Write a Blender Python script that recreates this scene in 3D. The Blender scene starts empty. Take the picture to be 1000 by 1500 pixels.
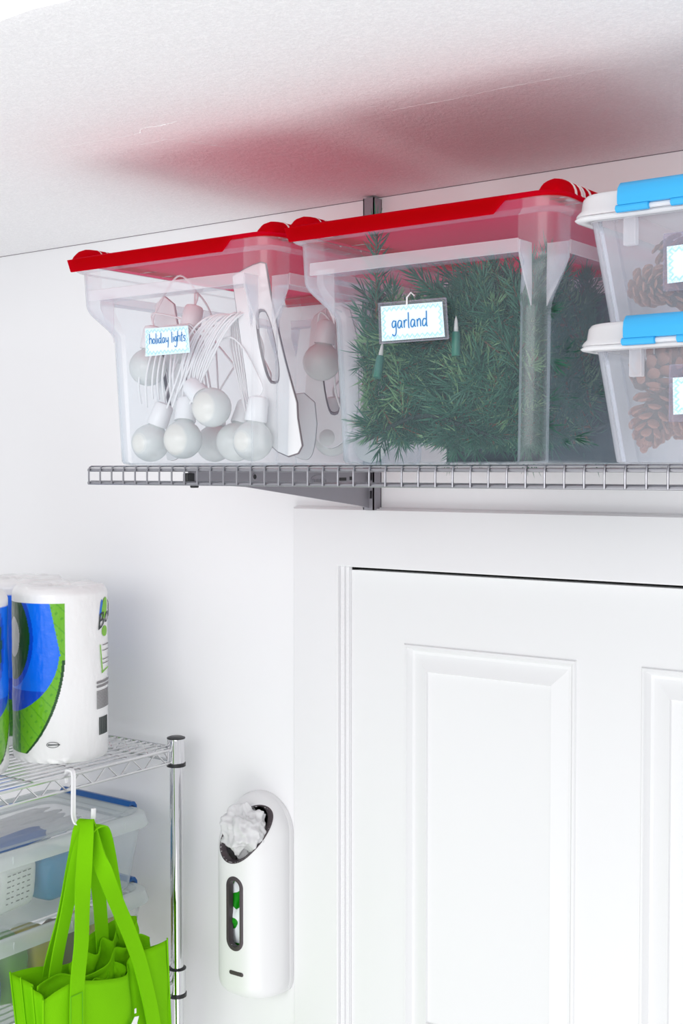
import bpy, math, random
from mathutils import Vector, Matrix, noise
import numpy as np

# ------------------------------------------------------------------ camera, world, light, exposure
S = bpy.context.scene
COL = S.collection
cam = bpy.data.cameras.new('camera')
cam.sensor_fit = 'HORIZONTAL'; cam.sensor_width = 36.0; cam.lens = 66.6
cam.clip_start = 0.05
camo = bpy.data.objects.new('camera', cam); COL.objects.link(camo)
camo.location = (1.292, -1.843, 2.21)
camo.rotation_euler = (math.radians(90 - 1.92), 0, math.radians(36.6))
S.camera = camo

w = bpy.data.worlds.new('world'); S.world = w; w.use_nodes = True
wn = w.node_tree.nodes; wn['Background'].inputs[0].default_value = (0.965, 0.975, 1.0, 1)
wn['Background'].inputs[1].default_value = 0.78

def area(name, loc, target, size, size_y, energy, color=(1, 1, 1)):
    l = bpy.data.lights.new(name, 'AREA'); l.shape = 'RECTANGLE'; l.size = size; l.size_y = size_y
    l.energy = energy; l.color = color
    o = bpy.data.objects.new(name, l); COL.objects.link(o); o.location = loc
    o.rotation_euler = (Vector(target) - Vector(loc)).to_track_quat('-Z', 'Y').to_euler()
    return o
area('front_fill', (1.2, -3.6, 2.55), (0.3, 0.0, 2.45), 3.2, 1.3, 43)  # unseen area lamp added to light the wall and lids from the front
area('ceiling_fill', (0.5, -1.5, 0.5), (0.4, -0.75, 2.69), 1.8, 1.2, 13)  # unseen upward lamp added to brighten the ceiling

S.view_settings.view_transform = 'Standard'; S.view_settings.look = 'None'
S.view_settings.exposure = 0.08; S.view_settings.gamma = 1.0; S.view_settings.use_curve_mapping = False
S.cycles.transparent_max_bounces = 48
S.cycles.max_bounces = 14; S.cycles.diffuse_bounces = 6; S.cycles.transmission_bounces = 8

random.seed(7)
R = random.random
def U(a, b): return a + (b - a) * random.random()
PI = math.pi

# ------------------------------------------------------------------ materials
def lin(c):
    return tuple((v / 12.92 if v <= 0.04045 else ((v + 0.055) / 1.055) ** 2.4) for v in c)
def rgb(r, g, b): return lin((r / 255, g / 255, b / 255))

def mat(name, col, rough=0.5, metal=0.0, spec=0.5, nscale=0, nstr=0.1, cvar=0.0, trans=0.0, coat=0.0, ndist=0.001, detail=4, tcol=None):
    m = bpy.data.materials.new(name); m.use_nodes = True
    t = m.node_tree; b = t.nodes['Principled BSDF']
    b.inputs['Base Color'].default_value = (*col, 1); b.inputs['Roughness'].default_value = rough
    b.inputs['Metallic'].default_value = metal; b.inputs['Specular IOR Level'].default_value = spec
    b.inputs['Coat Weight'].default_value = coat
    tc = t.nodes.new('ShaderNodeTexCoord')
    nz = t.nodes.new('ShaderNodeTexNoise'); nz.inputs['Scale'].default_value = nscale or 40; nz.inputs['Detail'].default_value = detail
    t.links.new(tc.outputs['Object'], nz.inputs['Vector'])
    if cvar:
        mx = t.nodes.new('ShaderNodeMix'); mx.data_type = 'RGBA'
        mx.inputs[6].default_value = (*[c * (1 - cvar) for c in col], 1)
        mx.inputs[7].default_value = (*[min(1, c * (1 + cvar)) for c in col], 1)
        t.links.new(nz.outputs['Fac'], mx.inputs[0]); t.links.new(mx.outputs[2], b.inputs['Base Color'])
    if nscale:
        bp = t.nodes.new('ShaderNodeBump'); bp.inputs['Strength'].default_value = nstr; bp.inputs['Distance'].default_value = ndist
        t.links.new(nz.outputs['Fac'], bp.inputs['Height']); t.links.new(bp.outputs[0], b.inputs['Normal'])
    if trans:
        out = t.nodes['Material Output']
        tr = t.nodes.new('ShaderNodeBsdfTranslucent'); tr.inputs[0].default_value = (*(tcol or col), 1)
        ms = t.nodes.new('ShaderNodeMixShader'); ms.inputs[0].default_value = trans
        t.links.new(b.outputs[0], ms.inputs[1]); t.links.new(tr.outputs[0], ms.inputs[2]); t.links.new(ms.outputs[0], out.inputs[0])
    return m

def clear_plastic(name, veil_col, veil, edge, tint=(1, 1, 1), rough=0.22, gloss=0.016):
    """thin translucent polypropylene: mostly see-through, a milky scattering share and a soft sheen"""
    m = bpy.data.materials.new(name); m.use_nodes = True; t = m.node_tree
    for n in list(t.nodes):
        if n.type != 'OUTPUT_MATERIAL': t.nodes.remove(n)
    out = t.nodes['Material Output']
    tp = t.nodes.new('ShaderNodeBsdfTransparent'); tp.inputs[0].default_value = (*tint, 1)
    df = t.nodes.new('ShaderNodeBsdfDiffuse'); df.inputs[0].default_value = (*veil_col, 1)
    tl = t.nodes.new('ShaderNodeBsdfTranslucent'); tl.inputs[0].default_value = (*veil_col, 1)
    gl = t.nodes.new('ShaderNodeBsdfGlossy'); gl.inputs['Roughness'].default_value = rough
    m1 = t.nodes.new('ShaderNodeMixShader'); m1.inputs[0].default_value = 0.4
    t.links.new(df.outputs[0], m1.inputs[1]); t.links.new(tl.outputs[0], m1.inputs[2])
    lw = t.nodes.new('ShaderNodeLayerWeight'); lw.inputs[0].default_value = 0.5
    mr = t.nodes.new('ShaderNodeMapRange'); mr.inputs[1].default_value = 0.2; mr.inputs[2].default_value = 1
    mr.inputs[3].default_value = veil; mr.inputs[4].default_value = edge
    t.links.new(lw.outputs['Facing'], mr.inputs[0])
    m2 = t.nodes.new('ShaderNodeMixShader')
    t.links.new(mr.outputs[0], m2.inputs[0]); t.links.new(tp.outputs[0], m2.inputs[1]); t.links.new(m1.outputs[0], m2.inputs[2])
    lw2 = t.nodes.new('ShaderNodeLayerWeight'); lw2.inputs[0].default_value = 0.5
    pw = t.nodes.new('ShaderNodeMath'); pw.operation = 'POWER'; pw.inputs[1].default_value = 5
    t.links.new(lw2.outputs['Facing'], pw.inputs[0])
    fr = t.nodes.new('ShaderNodeMath'); fr.operation = 'MULTIPLY_ADD'; fr.inputs[1].default_value = 0.6; fr.inputs[2].default_value = gloss
    t.links.new(pw.outputs[0], fr.inputs[0])
    m3 = t.nodes.new('ShaderNodeMixShader')
    t.links.new(fr.outputs[0], m3.inputs[0]); t.links.new(m2.outputs[0], m3.inputs[1]); t.links.new(gl.outputs[0], m3.inputs[2])
    t.links.new(m3.outputs[0], out.inputs[0])
    return m

def attr_mat(name, rough=0.3, attr='print', coat=0.3, bump=0.25):
    m = mat(name, (0.8, 0.8, 0.8), rough, nscale=60, nstr=bump, coat=coat, ndist=0.004)
    t = m.node_tree; a = t.nodes.new('ShaderNodeAttribute'); a.attribute_name = attr
    t.links.new(a.outputs['Color'], t.nodes['Principled BSDF'].inputs['Base Color'])
    return m

M = {}
M['wall'] = mat('wall_paint', (0.86, 0.86, 0.87), 0.6, nscale=120, nstr=0.05)
M['trim'] = mat('trim_paint', (0.80, 0.80, 0.81), 0.4, nscale=30, nstr=0.05)
M['door'] = mat('door_paint', (0.79, 0.795, 0.80), 0.42, nscale=25, nstr=0.05)
M['dark'] = mat('dark_gap', (0.01, 0.01, 0.01), 0.8)
M['concrete'] = mat('pale_epoxy_floor', (0.84, 0.84, 0.84), 0.7, nscale=8, cvar=0.04, nstr=0.1)
M['steel'] = mat('grey_enamel', rgb(150, 148, 155), 0.38, metal=0.35, nscale=300, nstr=0.03)
M['wire'] = mat('nickel_wire', rgb(160, 160, 166), 0.28, metal=0.85, nscale=200, nstr=0.02)
M['chrome'] = mat('chrome', (0.72, 0.72, 0.74), 0.08, metal=1.0, nscale=200, nstr=0.01)
M['rack'] = mat('satin_chrome_wire', (0.68, 0.68, 0.69), 0.25, metal=0.9, nscale=200, nstr=0.02)
M['black'] = mat('black_plastic', (0.012, 0.012, 0.015), 0.35, nscale=80, nstr=0.02)
M['red'] = mat('red_plastic', rgb(188, 0, 8), 0.55, spec=.05, trans=.7, tcol=(.92, .02, .14), nscale=200, nstr=0.03)
M['blue'] = mat('blue_latch_plastic', rgb(52, 172, 230), 0.35, nscale=200, nstr=0.03)
M['dblue'] = mat('dark_blue_latch_plastic', rgb(10, 88, 160), 0.35, nscale=200, nstr=0.03)
M['binclear'] = clear_plastic('clear_bin_plastic', (0.66, 0.84, 1.0), 0.045, 0.26, gloss=0.008)
M['bincorner'] = clear_plastic('clear_bin_corner_plastic', (0.8, 0.9, 1.0), 0.09, 0.45, rough=0.24, gloss=0.025)
M['binband'] = clear_plastic('milky_bin_rib_plastic', (0.93, 0.93, 0.97), 0.30, 0.6)
M['bluebin'] = clear_plastic('clear_latch_bin_plastic', (0.86, 0.9, 0.98), 0.19, 0.5)
M['milky'] = clear_plastic('milky_lid_plastic', (0.97, 0.97, 0.98), 0.84, 0.92)
M['rackbin'] = clear_plastic('clear_rack_bin_plastic', (0.82, 0.88, 0.9), 0.10, 0.35)
M['rackrim'] = clear_plastic('milky_rack_rim_plastic', (0.86, 0.9, 0.9), 0.55, 0.75)
M['bulb'] = mat('frosted_globe', rgb(236, 238, 236), 0.2, nscale=10, nstr=0.01, trans=0.3)
M['whiteplastic'] = mat('white_plastic', (0.84, 0.84, 0.85), 0.35, nscale=80, nstr=0.02)
M['disp'] = mat('dispenser_plastic', (0.80, 0.80, 0.805), 0.3, nscale=30, nstr=0.01)
M['grey'] = mat('dark_grey_plastic', rgb(70, 62, 66), 0.4, nscale=80, nstr=0.02)
M['greymid'] = mat('mid_grey_edge', rgb(120, 112, 118), 0.6, nscale=80, nstr=0.02)
M['needle'] = mat('pine_needle', rgb(52, 108, 84), 0.5, nscale=25, cvar=0.35, trans=0.15)
M['needle2'] = mat('lit_pine_needle', rgb(122, 164, 118), 0.5, nscale=25, cvar=0.3, trans=0.15)  # paler copy of the needles, their lit look put into the colour
M['twig'] = mat('twig', rgb(120, 84, 60), 0.7, nscale=80, cvar=0.3)
M['gwire'] = mat('dark_green_cord', rgb(18, 40, 34), 0.5, nscale=80, nstr=0.02)
M['darkbox'] = mat('dark_blue_plastic', rgb(22, 36, 48), 0.5, nscale=60, cvar=0.2)
M['cone'] = mat('cone_scale', rgb(150, 98, 78), 0.65, nscale=60, cvar=0.35)
M['conecore'] = mat('cone_core', rgb(62, 44, 40), 0.8, nscale=60, cvar=0.3)
M['ink'] = mat('blue_marker_ink', rgb(10, 120, 185), 0.6)
M['paper'] = mat('white_paper_towel', (0.88, 0.88, 0.87), 0.7, nscale=70, nstr=0.4, ndist=0.003)
M['bagfilm'] = mat('white_bag_film', (0.9, 0.9, 0.91), 0.3, nscale=30, nstr=0.4, trans=0.35, ndist=0.004)
M['green'] = mat('green_fabric', rgb(122, 200, 0), 0.85, spec=.15, nscale=500, nstr=0.25, trans=0.08)
M['stitch'] = mat('green_stitching', rgb(92, 172, 2), 0.8)
M['clearwin'] = clear_plastic('clear_tag_sleeve', (0.8, 0.8, 0.86), 0.14, 0.5, tint=(0.92, 0.9, 0.95), rough=0.1)
M['zip'] = mat('white_zip_tie', (0.85, 0.85, 0.85), 0.4)
M['greenprint'] = mat('green_bag_print', rgb(20, 150, 20), 0.35, nscale=40, nstr=0.3)
M['whiteink'] = mat('white_print', (0.85, 0.85, 0.85), 0.6)
M['scuff'] = mat('ceiling_scuff', (0.95, 0.95, 0.95), 0.9, nscale=200, nstr=0.4)

# ceiling: fine sprayed texture
def ceiling_mat():
    m = mat('ceiling_texture', (0.86, 0.855, 0.86), 0.8)
    t = m.node_tree; b = t.nodes['Principled BSDF']
    tc = t.nodes.new('ShaderNodeTexCoord')
    n1 = t.nodes.new('ShaderNodeTexNoise'); n1.inputs['Scale'].default_value = 260; n1.inputs['Detail'].default_value = 5
    n1.inputs['Roughness'].default_value = 0.7
    n2 = t.nodes.new('ShaderNodeTexNoise'); n2.inputs['Scale'].default_value = 80; n2.inputs['Detail'].default_value = 3
    t.links.new(tc.outputs['Object'], n1.inputs['Vector']); t.links.new(tc.outputs['Object'], n2.inputs['Vector'])
    ad = t.nodes.new('ShaderNodeMath'); ad.operation = 'ADD'
    t.links.new(n1.outputs['Fac'], ad.inputs[0]); t.links.new(n2.outputs['Fac'], ad.inputs[1])
    bp = t.nodes.new('ShaderNodeBump'); bp.inputs['Strength'].default_value = 0.6; bp.inputs['Distance'].default_value = 0.0025
    t.links.new(ad.outputs[0], bp.inputs['Height']); t.links.new(bp.outputs[0], b.inputs['Normal'])
    cr = t.nodes.new('ShaderNodeValToRGB')
    cr.color_ramp.elements[0].position = 0.45; cr.color_ramp.elements[0].color = (0.89, 0.885, 0.895, 1)
    cr.color_ramp.elements[1].position = 0.66; cr.color_ramp.elements[1].color = (0.98, 0.975, 0.98, 1)
    t.links.new(n1.outputs['Fac'], cr.inputs[0]); t.links.new(cr.outputs[0], b.inputs['Base Color'])
    return m
M['ceil'] = ceiling_mat()

# label card: pale paper with a lacy light blue border (object coords: x, z in -0.5..0.5 of card scaled by its size)
def card_mat():
    m = mat('label_card_paper', rgb(232, 246, 254), 0.6)
    t = m.node_tree; b = t.nodes['Principled BSDF']
    a = t.nodes.new('ShaderNodeAttribute'); a.attribute_name = 'print'
    t.links.new(a.outputs['Color'], b.inputs['Base Color'])
    return m
M['card'] = card_mat()

# ------------------------------------------------------------------ mesh builder
class B:
    def __init__(s): s.v = []; s.f = []
    def add(s, vs, fs):
        o = len(s.v); s.v += [tuple(p) for p in vs]; s.f += [tuple(i + o for i in f) for f in fs]
    def box(s, x0, x1, y0, y1, z0, z1):
        s.add([(x0,y0,z0),(x1,y0,z0),(x1,y1,z0),(x0,y1,z0),(x0,y0,z1),(x1,y0,z1),(x1,y1,z1),(x0,y1,z1)],
              [(0,3,2,1),(4,5,6,7),(0,1,5,4),(1,2,6,5),(2,3,7,6),(3,0,4,7)])
    def loft(s, rings, cap0=False, cap1=False, closed=True):
        n = len(rings[0]); vs = [p for r in rings for p in r]; fs = []
        for k in range(len(rings) - 1):
            for i in range(n if closed else n - 1):
                j = (i + 1) % n
                fs.append((k*n+i, k*n+j, (k+1)*n+j, (k+1)*n+i))
        if cap0: fs.append(tuple(reversed(range(n))))
        if cap1: fs.append(tuple(range((len(rings)-1)*n, len(rings)*n)))
        s.add(vs, fs)
    def tube(s, pts, r, n=8, cap=True, closed=False, flat=1.0, upv=None):
        pts = [Vector(p) for p in pts]; rings = []; N = len(pts)
        t0 = (pts[1] - pts[0]).normalized()
        u = Vector(upv) if upv else (Vector((0,0,1)) if abs(t0.z) < 0.9 else Vector((1,0,0)))
        u = (u - t0 * u.dot(t0)).normalized()
        for i, p in enumerate(pts):
            if closed: t = (pts[(i+1) % N] - pts[i-1]).normalized()
            else: t = (pts[min(i+1, N-1)] - pts[max(i-1, 0)]).normalized()
            u = (u - t * u.dot(t)).normalized(); v = t.cross(u)
            rr = r[i] if isinstance(r, (list, tuple)) else r
            rings.append([p + (u * math.cos(a) * flat + v * math.sin(a)) * rr for a in [2*PI*k/n for k in range(n)]])
        if closed: rings.append(rings[0])
        s.loft(rings, cap and not closed, cap and not closed)
    def lathe(s, prof, n=24, origin=(0,0,0), axis=(0,0,1)):
        q = Vector((0,0,1)).rotation_difference(Vector(axis).normalized()); o = Vector(origin); rings = []
        for (r, z) in prof:
            rings.append([o + q @ Vector((r*math.cos(2*PI*k/n), r*math.sin(2*PI*k/n), z)) for k in range(n)])
        s.loft(rings, True, True)
    def ribbon(s, pts, dirs, wd, th):
        rings = []
        P = [Vector(p) for p in pts]
        for i, p in enumerate(P):
            t = (P[min(i+1, len(P)-1)] - P[max(i-1, 0)]).normalized()
            d = Vector(dirs[i]); d = (d - t * d.dot(t)).normalized(); nn = t.cross(d)
            h = (wd[i] if isinstance(wd, (list, tuple)) else wd) / 2; k = th / 2
            rings.append([p - d*h - nn*k, p - nn*k*1.5, p + d*h - nn*k, p + d*h + nn*k, p + nn*k*.5, p - d*h + nn*k])
        s.loft(rings, True, True)
    def build(s, name, m, parent=None, smooth=True, ang=40, loc=None, bevel=0, seg=2):
        me = bpy.data.meshes.new(name); me.from_pydata([tuple(v) for v in s.v], [], s.f); me.update()
        if m: me.materials.append(m)
        if smooth:
            me.polygons.foreach_set('use_smooth', [True]*len(me.polygons)); me.set_sharp_from_angle(angle=math.radians(ang))
        o = bpy.data.objects.new(name, me); COL.objects.link(o)
        if parent: o.parent = parent
        if loc: o.location = loc
        if bevel:
            md = o.modifiers.new('bevel', 'BEVEL'); md.width = bevel; md.segments = seg; md.limit_method = 'ANGLE'
        return o

def thing(name, label, cat, loc=(0,0,0), rz=0, group=None):
    o = bpy.data.objects.new(name, None); COL.objects.link(o); o.location = loc; o.rotation_euler = (0,0,rz)
    o.empty_display_size = 0.02
    return tag(o, label, cat, group)
def tag(o, label, cat, group=None):
    o['label'] = label; o['category'] = cat
    if group: o['group'] = group
    return o
def struct(o): o['kind'] = 'structure'; return o
def inst(src, name, parent, mw=None):
    o = bpy.data.objects.new(name, src.data if hasattr(src, 'data') else src); COL.objects.link(o); o.parent = parent
    if mw is not None: o.matrix_local = mw
    return o
def rrect(hx, hy, r, z, n=5, cx=0, cy=0):
    out = []
    for (sx, sy, a0) in ((1,1,0), (-1,1,PI/2), (-1,-1,PI), (1,-1,1.5*PI)):
        for k in range(n + 1):
            a = a0 + PI/2*k/n
            out.append((cx + sx*(hx-r) + r*math.cos(a), cy + sy*(hy-r) + r*math.sin(a), z))
    return out
def smooth_path(pts, k=6):
    P = [Vector(p) for p in pts]; out = []
    for i in range(len(P)-1):
        p0 = P[max(i-1,0)]; p1 = P[i]; p2 = P[i+1]; p3 = P[min(i+2,len(P)-1)]
        for j in range(k):
            t = j/k
            out.append(0.5*((2*p1)+(-p0+p2)*t+(2*p0-5*p1+4*p2-p3)*t*t+(-p0+3*p1-3*p2+p3)*t**3))
    out.append(P[-1]); return out

# ------------------------------------------------------------------ setting
b = B(); b.box(-2.4, -0.057, 0, .12, 0, 3.4); b.box(-0.057, 0.86, 0, .12, 2.034, 3.4); b.box(0.86, 2.6, 0, .12, 0, 3.4)
struct(b.build('wall_back', M['wall'], smooth=False))
b = B(); b.box(-2.52, -2.4, -3.2, .12, 0, 3.4); struct(b.build('wall_left', M['wall'], smooth=False))
b = B(); b.box(-2.52, 2.6, -4.2, .12, -.1, 0); struct(b.build('floor', M['concrete'], smooth=False))
# ceiling: a soffit that ends about a metre out from the wall, slightly wavering edge
b = B(); rings = []
for i in range(60):
    x = -2.4 + 5.0*i/59
    e = -0.963 + 0.006*noise.noise(Vector((x*5, 0, 0))) + (0.012 if x > 0.235 else 0)
    rings.append([(x, 0.0, 2.69), (x, e+.03, 2.69), (x, e+.008, 2.694), (x, e, 2.704), (x, e, 2.93), (x, 0.0, 2.93)])
b.loft(rings, True, True)
ceil = struct(b.build('ceiling', M['ceil'], ang=30))
b = B(); b.tube([(-2.4, -.0003, 2.6897), (2.6, -.0003, 2.6897)], .0008, 6); b.build('joint_shade_line', M['greymid'], ceil)  # thin grey strip put in for the shade where ceiling meets wall
scuffs = [[(-0.168,-0.566),(-0.11,-.562),(-0.057,-0.555),(-.02,-.556)], [(-.02,-.556),(.0,-.57),(.03,-.565),(0.062,-0.568)], [(0.046,-0.69),(.05,-.675),(0.054,-0.661)],
          [(-0.074,-0.511),(-.04,-.507),(-0.008,-0.5),(0.023,-0.424),(0.058,-0.347),(.09,-.21),(0.126,-0.083)],
          [(0.331,-0.435),(0.37,-.434),(0.415,-0.431),(0.501,-0.433),(.57,-.43),(0.646,-0.429)], [(-.2,-.52),(-.192,-.522),(-.184,-.52)]]
for k, sc in enumerate(scuffs):
    p = smooth_path([(x, y, 2.6895) for x, y in sc], 14)
    for j, q in enumerate(p): p[j] = q + Vector((U(-1,1)*.0012, U(-1,1)*.0012, 0))
    rad = [max(.0001, (.0017 if k == 1 else .0008) * (0.25 + 1.1*abs(noise.noise(Vector((j*.6, k*5, 0)))))*1.2) for j in range(len(p))]
    b = B(); b.tube(p, rad, 5, flat=.5); b.build('scuff_ridge', M['scuff'], ceil)

# door casing, mitred (profile along the outside: flat board 18 mm proud with a small inner bead)
XL, XI, ZI, ZO = -0.177, -0.067, 2.036, 2.141
XR = 0.97
prof = [(0, 0), (0, -.014), (.003, -.017), (.102, -.017), (.104, -.015), (.104, 0.01)]
def casing_pt(d, y, corner):   # d measured inward from the outer edge
    if corner == 'b': return (XL + d, y, 0)
    if corner == 'm': return (XL + d, y, ZO - d*1.01)
    if corner == 'r': return (XR - d, y, ZO - d*1.01)
    return (XR - d, y, 0)
def casing(name, c0, c1):
    b = B(); b.loft([[casing_pt(d, y, c0) for d, y in prof], [casing_pt(d, y, c1) for d, y in prof]], True, True, closed=True)
    return struct(b.build(name, M['trim'], ang=25))
casing('trim_1', 'b', 'm'); casing('trim_2', 'm', 'r'); casing('trim_3', 'r', 'c')
# caulk/shadow line along the top of the head casing: a slim back band
b = B(); b.box(XL-.003, XR+.003, -.006, .0, ZO-.002, ZO+.002)
struct(b.build('trim_4', M['trim'], bevel=.001))
b = B(); b.box(-.073, -.0645, -.009, .01, 0, 2.036); b.box(-.0645, -.0572, -.004, .01, 0, 2.036)
struct(b.build('trim_6', M['trim'], smooth=False, bevel=.0012))
# door slab
def door():
    root = bpy.data.objects.new('door_1', None); COL.objects.link(root); struct(root)
    x0, x1, z0, z1 = -0.0566, 0.847, 0.01, 2.0285
    yd = 0.004
    panels = []
    pw = (0.058, 0.391)
    px2 = (0.4995, 0.8325 - .001)
    for (a, c) in (pw, (0.501, 0.834 - .04)):
        panels.append((a, c, 1.19, 1.904)); panels.append((a, c, 0.2, 1.05))
    # slab face with openings: build from strips
    xs = sorted({x0, x1, *[p[0] for p in panels], *[p[1] for p in panels]})
    zs = sorted({z0, z1, *[p[2] for p in panels], *[p[3] for p in panels]})
    b = B()
    for i in range(len(xs)-1):
        for j in range(len(zs)-1):
            cx = (xs[i]+xs[i+1])/2; cz = (zs[j]+zs[j+1])/2
            if any(p[0] < cx < p[1] and p[2] < cz < p[3] for p in panels): continue
            b.add([(xs[i],yd,zs[j]),(xs[i+1],yd,zs[j]),(xs[i+1],yd,zs[j+1]),(xs[i],yd,zs[j+1])], [(0,1,2,3)])
    b.add([(x0,yd,z0),(x1,yd,z0),(x1,yd,z1),(x0,yd,z1),(x0,yd+.04,z0),(x1,yd+.04,z0),(x1,yd+.04,z1),(x0,yd+.04,z1)],
          [(0,4,5,1),(1,5,6,2),(2,6,7,3),(3,7,4,0),(4,7,6,5)])
    b.build('door_slab', M['door'], root, smooth=False)
    pr = [(0, 0), (.002, -.003), (.006, -.0035), (.009, .002), (.013, .0075), (.018, .008), (.046, .0005), (.0475, .0045), (.050, .005)]
    for (a, c, d, e) in panels:
        b = B(); rings = []
        for o, y in pr:
            rings.append([(a+o, yd+y, d+o), (c-o, yd+y, d+o), (c-o, yd+y, e-o), (a+o, yd+y, e-o)])
        b.loft(rings, False, True)
        b.build('raised_panel', M['door'], root, ang=20)
    return root
door()
b = B(); b.box(-.057, -.0555+.001, .006, .06, 0, 2.034); b.box(-.057, .86, .03, .06, 2.0285, 2.034); b.box(-.057, .86, .05, .06, 0, 2.034)
struct(b.build('trim_5', M['dark'], smooth=False))   # dark rebate behind the gap

# ------------------------------------------------------------------ lettering: single-stroke handwriting
G = {
 'h': ([[(0,1),(0,0)], [(0,.4),(.15,.55),(.3,.45),(.32,0)]], .42),
 'o': ([[(.2,.5),(.05,.4),(.02,.2),(.12,.02),(.28,.08),(.32,.3),(.2,.5)]], .42),
 'l': ([[(0.05,1),(.05,.05),(.1,0)]], .2),
 'i': ([[(0.05,.5),(.05,.0)], [(.05,.72),(.06,.76)]], .18),
 'd': ([[(.32,.45),(.15,.5),(.03,.3),(.06,.05),(.22,.05),(.34,.3)], [(.36,1.0),(.34,.1),(.42,0)]], .5),
 'a': ([[(.32,.45),(.15,.5),(.03,.3),(.06,.05),(.2,.03),(.32,.3),(.34,.45),(.33,.1),(.42,.02)]], .5),
 'y': ([[(0,.5),(.05,.15),(.18,.1),(.3,.25)], [(.32,.5),(.3,-.2),(.26,-.5)]], .42),
 ' ': ([], .32),
 'g': ([[(.32,.45),(.15,.5),(.03,.3),(.08,.08),(.24,.12),(.32,.4)], [(.33,.5),(.34,-.25),(.2,-.5),(.02,-.38)]], .46),
 't': ([[(.12,.9),(.1,.05),(.2,0)], [(-.02,.55),(.26,.6)]], .3),
 's': ([[(.28,.48),(.1,.5),(.06,.32),(.25,.2),(.22,.02),(.02,.04)]], .36),
 'r': ([[(.03,.5),(.05,0)], [(.05,.3),(.15,.5),(.28,.48)]], .34),
 'n': ([[(.03,.5),(.05,0)], [(.05,.35),(.18,.52),(.28,.42),(.3,0)]], .42),
 'P': ([[(-.06,1),(.05,.98),(.1,0)], [(0.05,.98),(.35,.98),(.42,.75),(.3,.52),(.06,.5)]], .5),
 'e': ([[(.03,.28),(.3,.3),(.25,.5),(.08,.48),(.02,.2),(.15,0),(.32,.08)]], .42),
 'c': ([[(.3,.42),(.15,.5),(.03,.3),(.08,.05),(.3,.06)]], .4),
}
def writing(text, xh, x0, z0, sc, thick, tilt=0):
    """flat pen strokes in the local x-z plane, y = 0 face pointing -y"""
    b = B(); x = x0
    for ch in text:
        st, adv = G[ch]
        for s_ in st:
            p = [(x + a*sc, 0, z0 + c*sc*xh + (x-x0)*tilt) for a, c in s_]
            p = smooth_path(p, 4)
            b.tube(p, thick, 6, flat=.3, upv=(0,1,0))
        x += adv*sc
    return b
def lace(u, v, w_, h_):
    """print colour of the label at u,v (metres from the lower left corner)"""
    d = min(u, w_-u, v, h_-v); along = u if min(v, h_-v) < min(u, w_-u) else v
    base = rgb(231, 245, 254); bl = rgb(165, 218, 238)
    amp = .0014*math.sin(along*2*PI/.0075)
    if abs(d - .0045 - amp) < .0011: return bl
    if d < .0035 and (int(u/.0018)+int(v/.0018)) % 2: return rgb(196, 232, 246)
    return base
def card(parent, name, corners, wm, hm, text, sc, x0, z0, thick=.0006, lab=None, frame=False, letters='lettering', border=True):
    """corners: bottom-left, bottom-right, top-right, top-left world-local points; flat card with lace border and writing"""
    BL, BR, TR, TL = [Vector(c) for c in corners]
    ex = (BR-BL).normalized(); n = ex.cross((TL-BL)).normalized()   # pointing away from viewer if y+
    nx, nz = int(wm/.0011), int(hm/.0011); vs = []; cols = []
    def P(u, v):
        a = BL.lerp(BR, u); c = TL.lerp(TR, u); return a.lerp(c, v)
    for j in range(nz+1):
        for i in range(nx+1):
            vs.append(P(i/nx, j/nz)); cols.append(lace(i/nx*wm, j/nz*hm, wm, hm) if border else rgb(231,245,254))
    fs = [(j*(nx+1)+i, j*(nx+1)+i+1, (j+1)*(nx+1)+i+1, (j+1)*(nx+1)+i) for j in range(nz) for i in range(nx)]
    bb = B(); bb.add(vs, fs); o = bb.build(name, M['card'], parent, smooth=False)
    at = o.data.color_attributes.new('print', 'FLOAT_COLOR', 'POINT')
    at.data.foreach_set('color', [c for q in cols for c in (*q, 1)])
    md = o.modifiers.new('thickness', 'SOLIDIFY'); md.thickness = .0006; md.offset = -1
    wb = writing(text, 1.0, 0, 0, sc, thick)
    ez = (TL-BL).normalized(); off = -n if n.y > 0 else n
    wb.v = [tuple(BL + ex*(x0+q[0]) + ez*(z0+q[2]) + off*.0009 + Vector((0, q[1], 0))) for q in wb.v]
    wb.build(letters, M['ink'], o)
    return o

# ------------------------------------------------------------------ wall standard, bracket, wire shelf
t = thing('shelf_standard', 'grey slotted metal upright rail fixed to the wall above the door', 'shelf rail', (0, 0, 2.139))
b = B(); z1 = 2.686-2.139
sw, sd = .0115, .024
b.box(-sw, -sw+.0022, -sd, 0, 0, z1); b.box(sw-.0022, sw, -sd, 0, 0, z1); b.box(-sw, sw, -.002, 0, 0, z1)
slots = [0.02 + .032*k for k in range(16)]
prev = 0
for s_ in slots:     # front web between the slot rows
    b.box(-sw, sw, -sd, -sd+.002, prev, s_); b.box(-.0028, .0028, -sd, -sd+.002, s_, s_+.014)
    b.box(-sw, -.0085, -sd, -sd+.002, s_, s_+.014); b.box(.0085, sw, -sd, -sd+.002, s_, s_+.014); prev = s_+.014
b.box(-sw, sw, -sd, -sd+.002, prev, z1)
b.build('channel', M['steel'], t, smooth=False)
for zz in (.06, .30, .505):
    b = B(); b.lathe([(.0001,0),(.0038,0),(.0036,.0015),(.0001,.002)], 12, (0, -.0022, zz), (0,-1,0)); b.build('screw', M['wire'], t)

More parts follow.
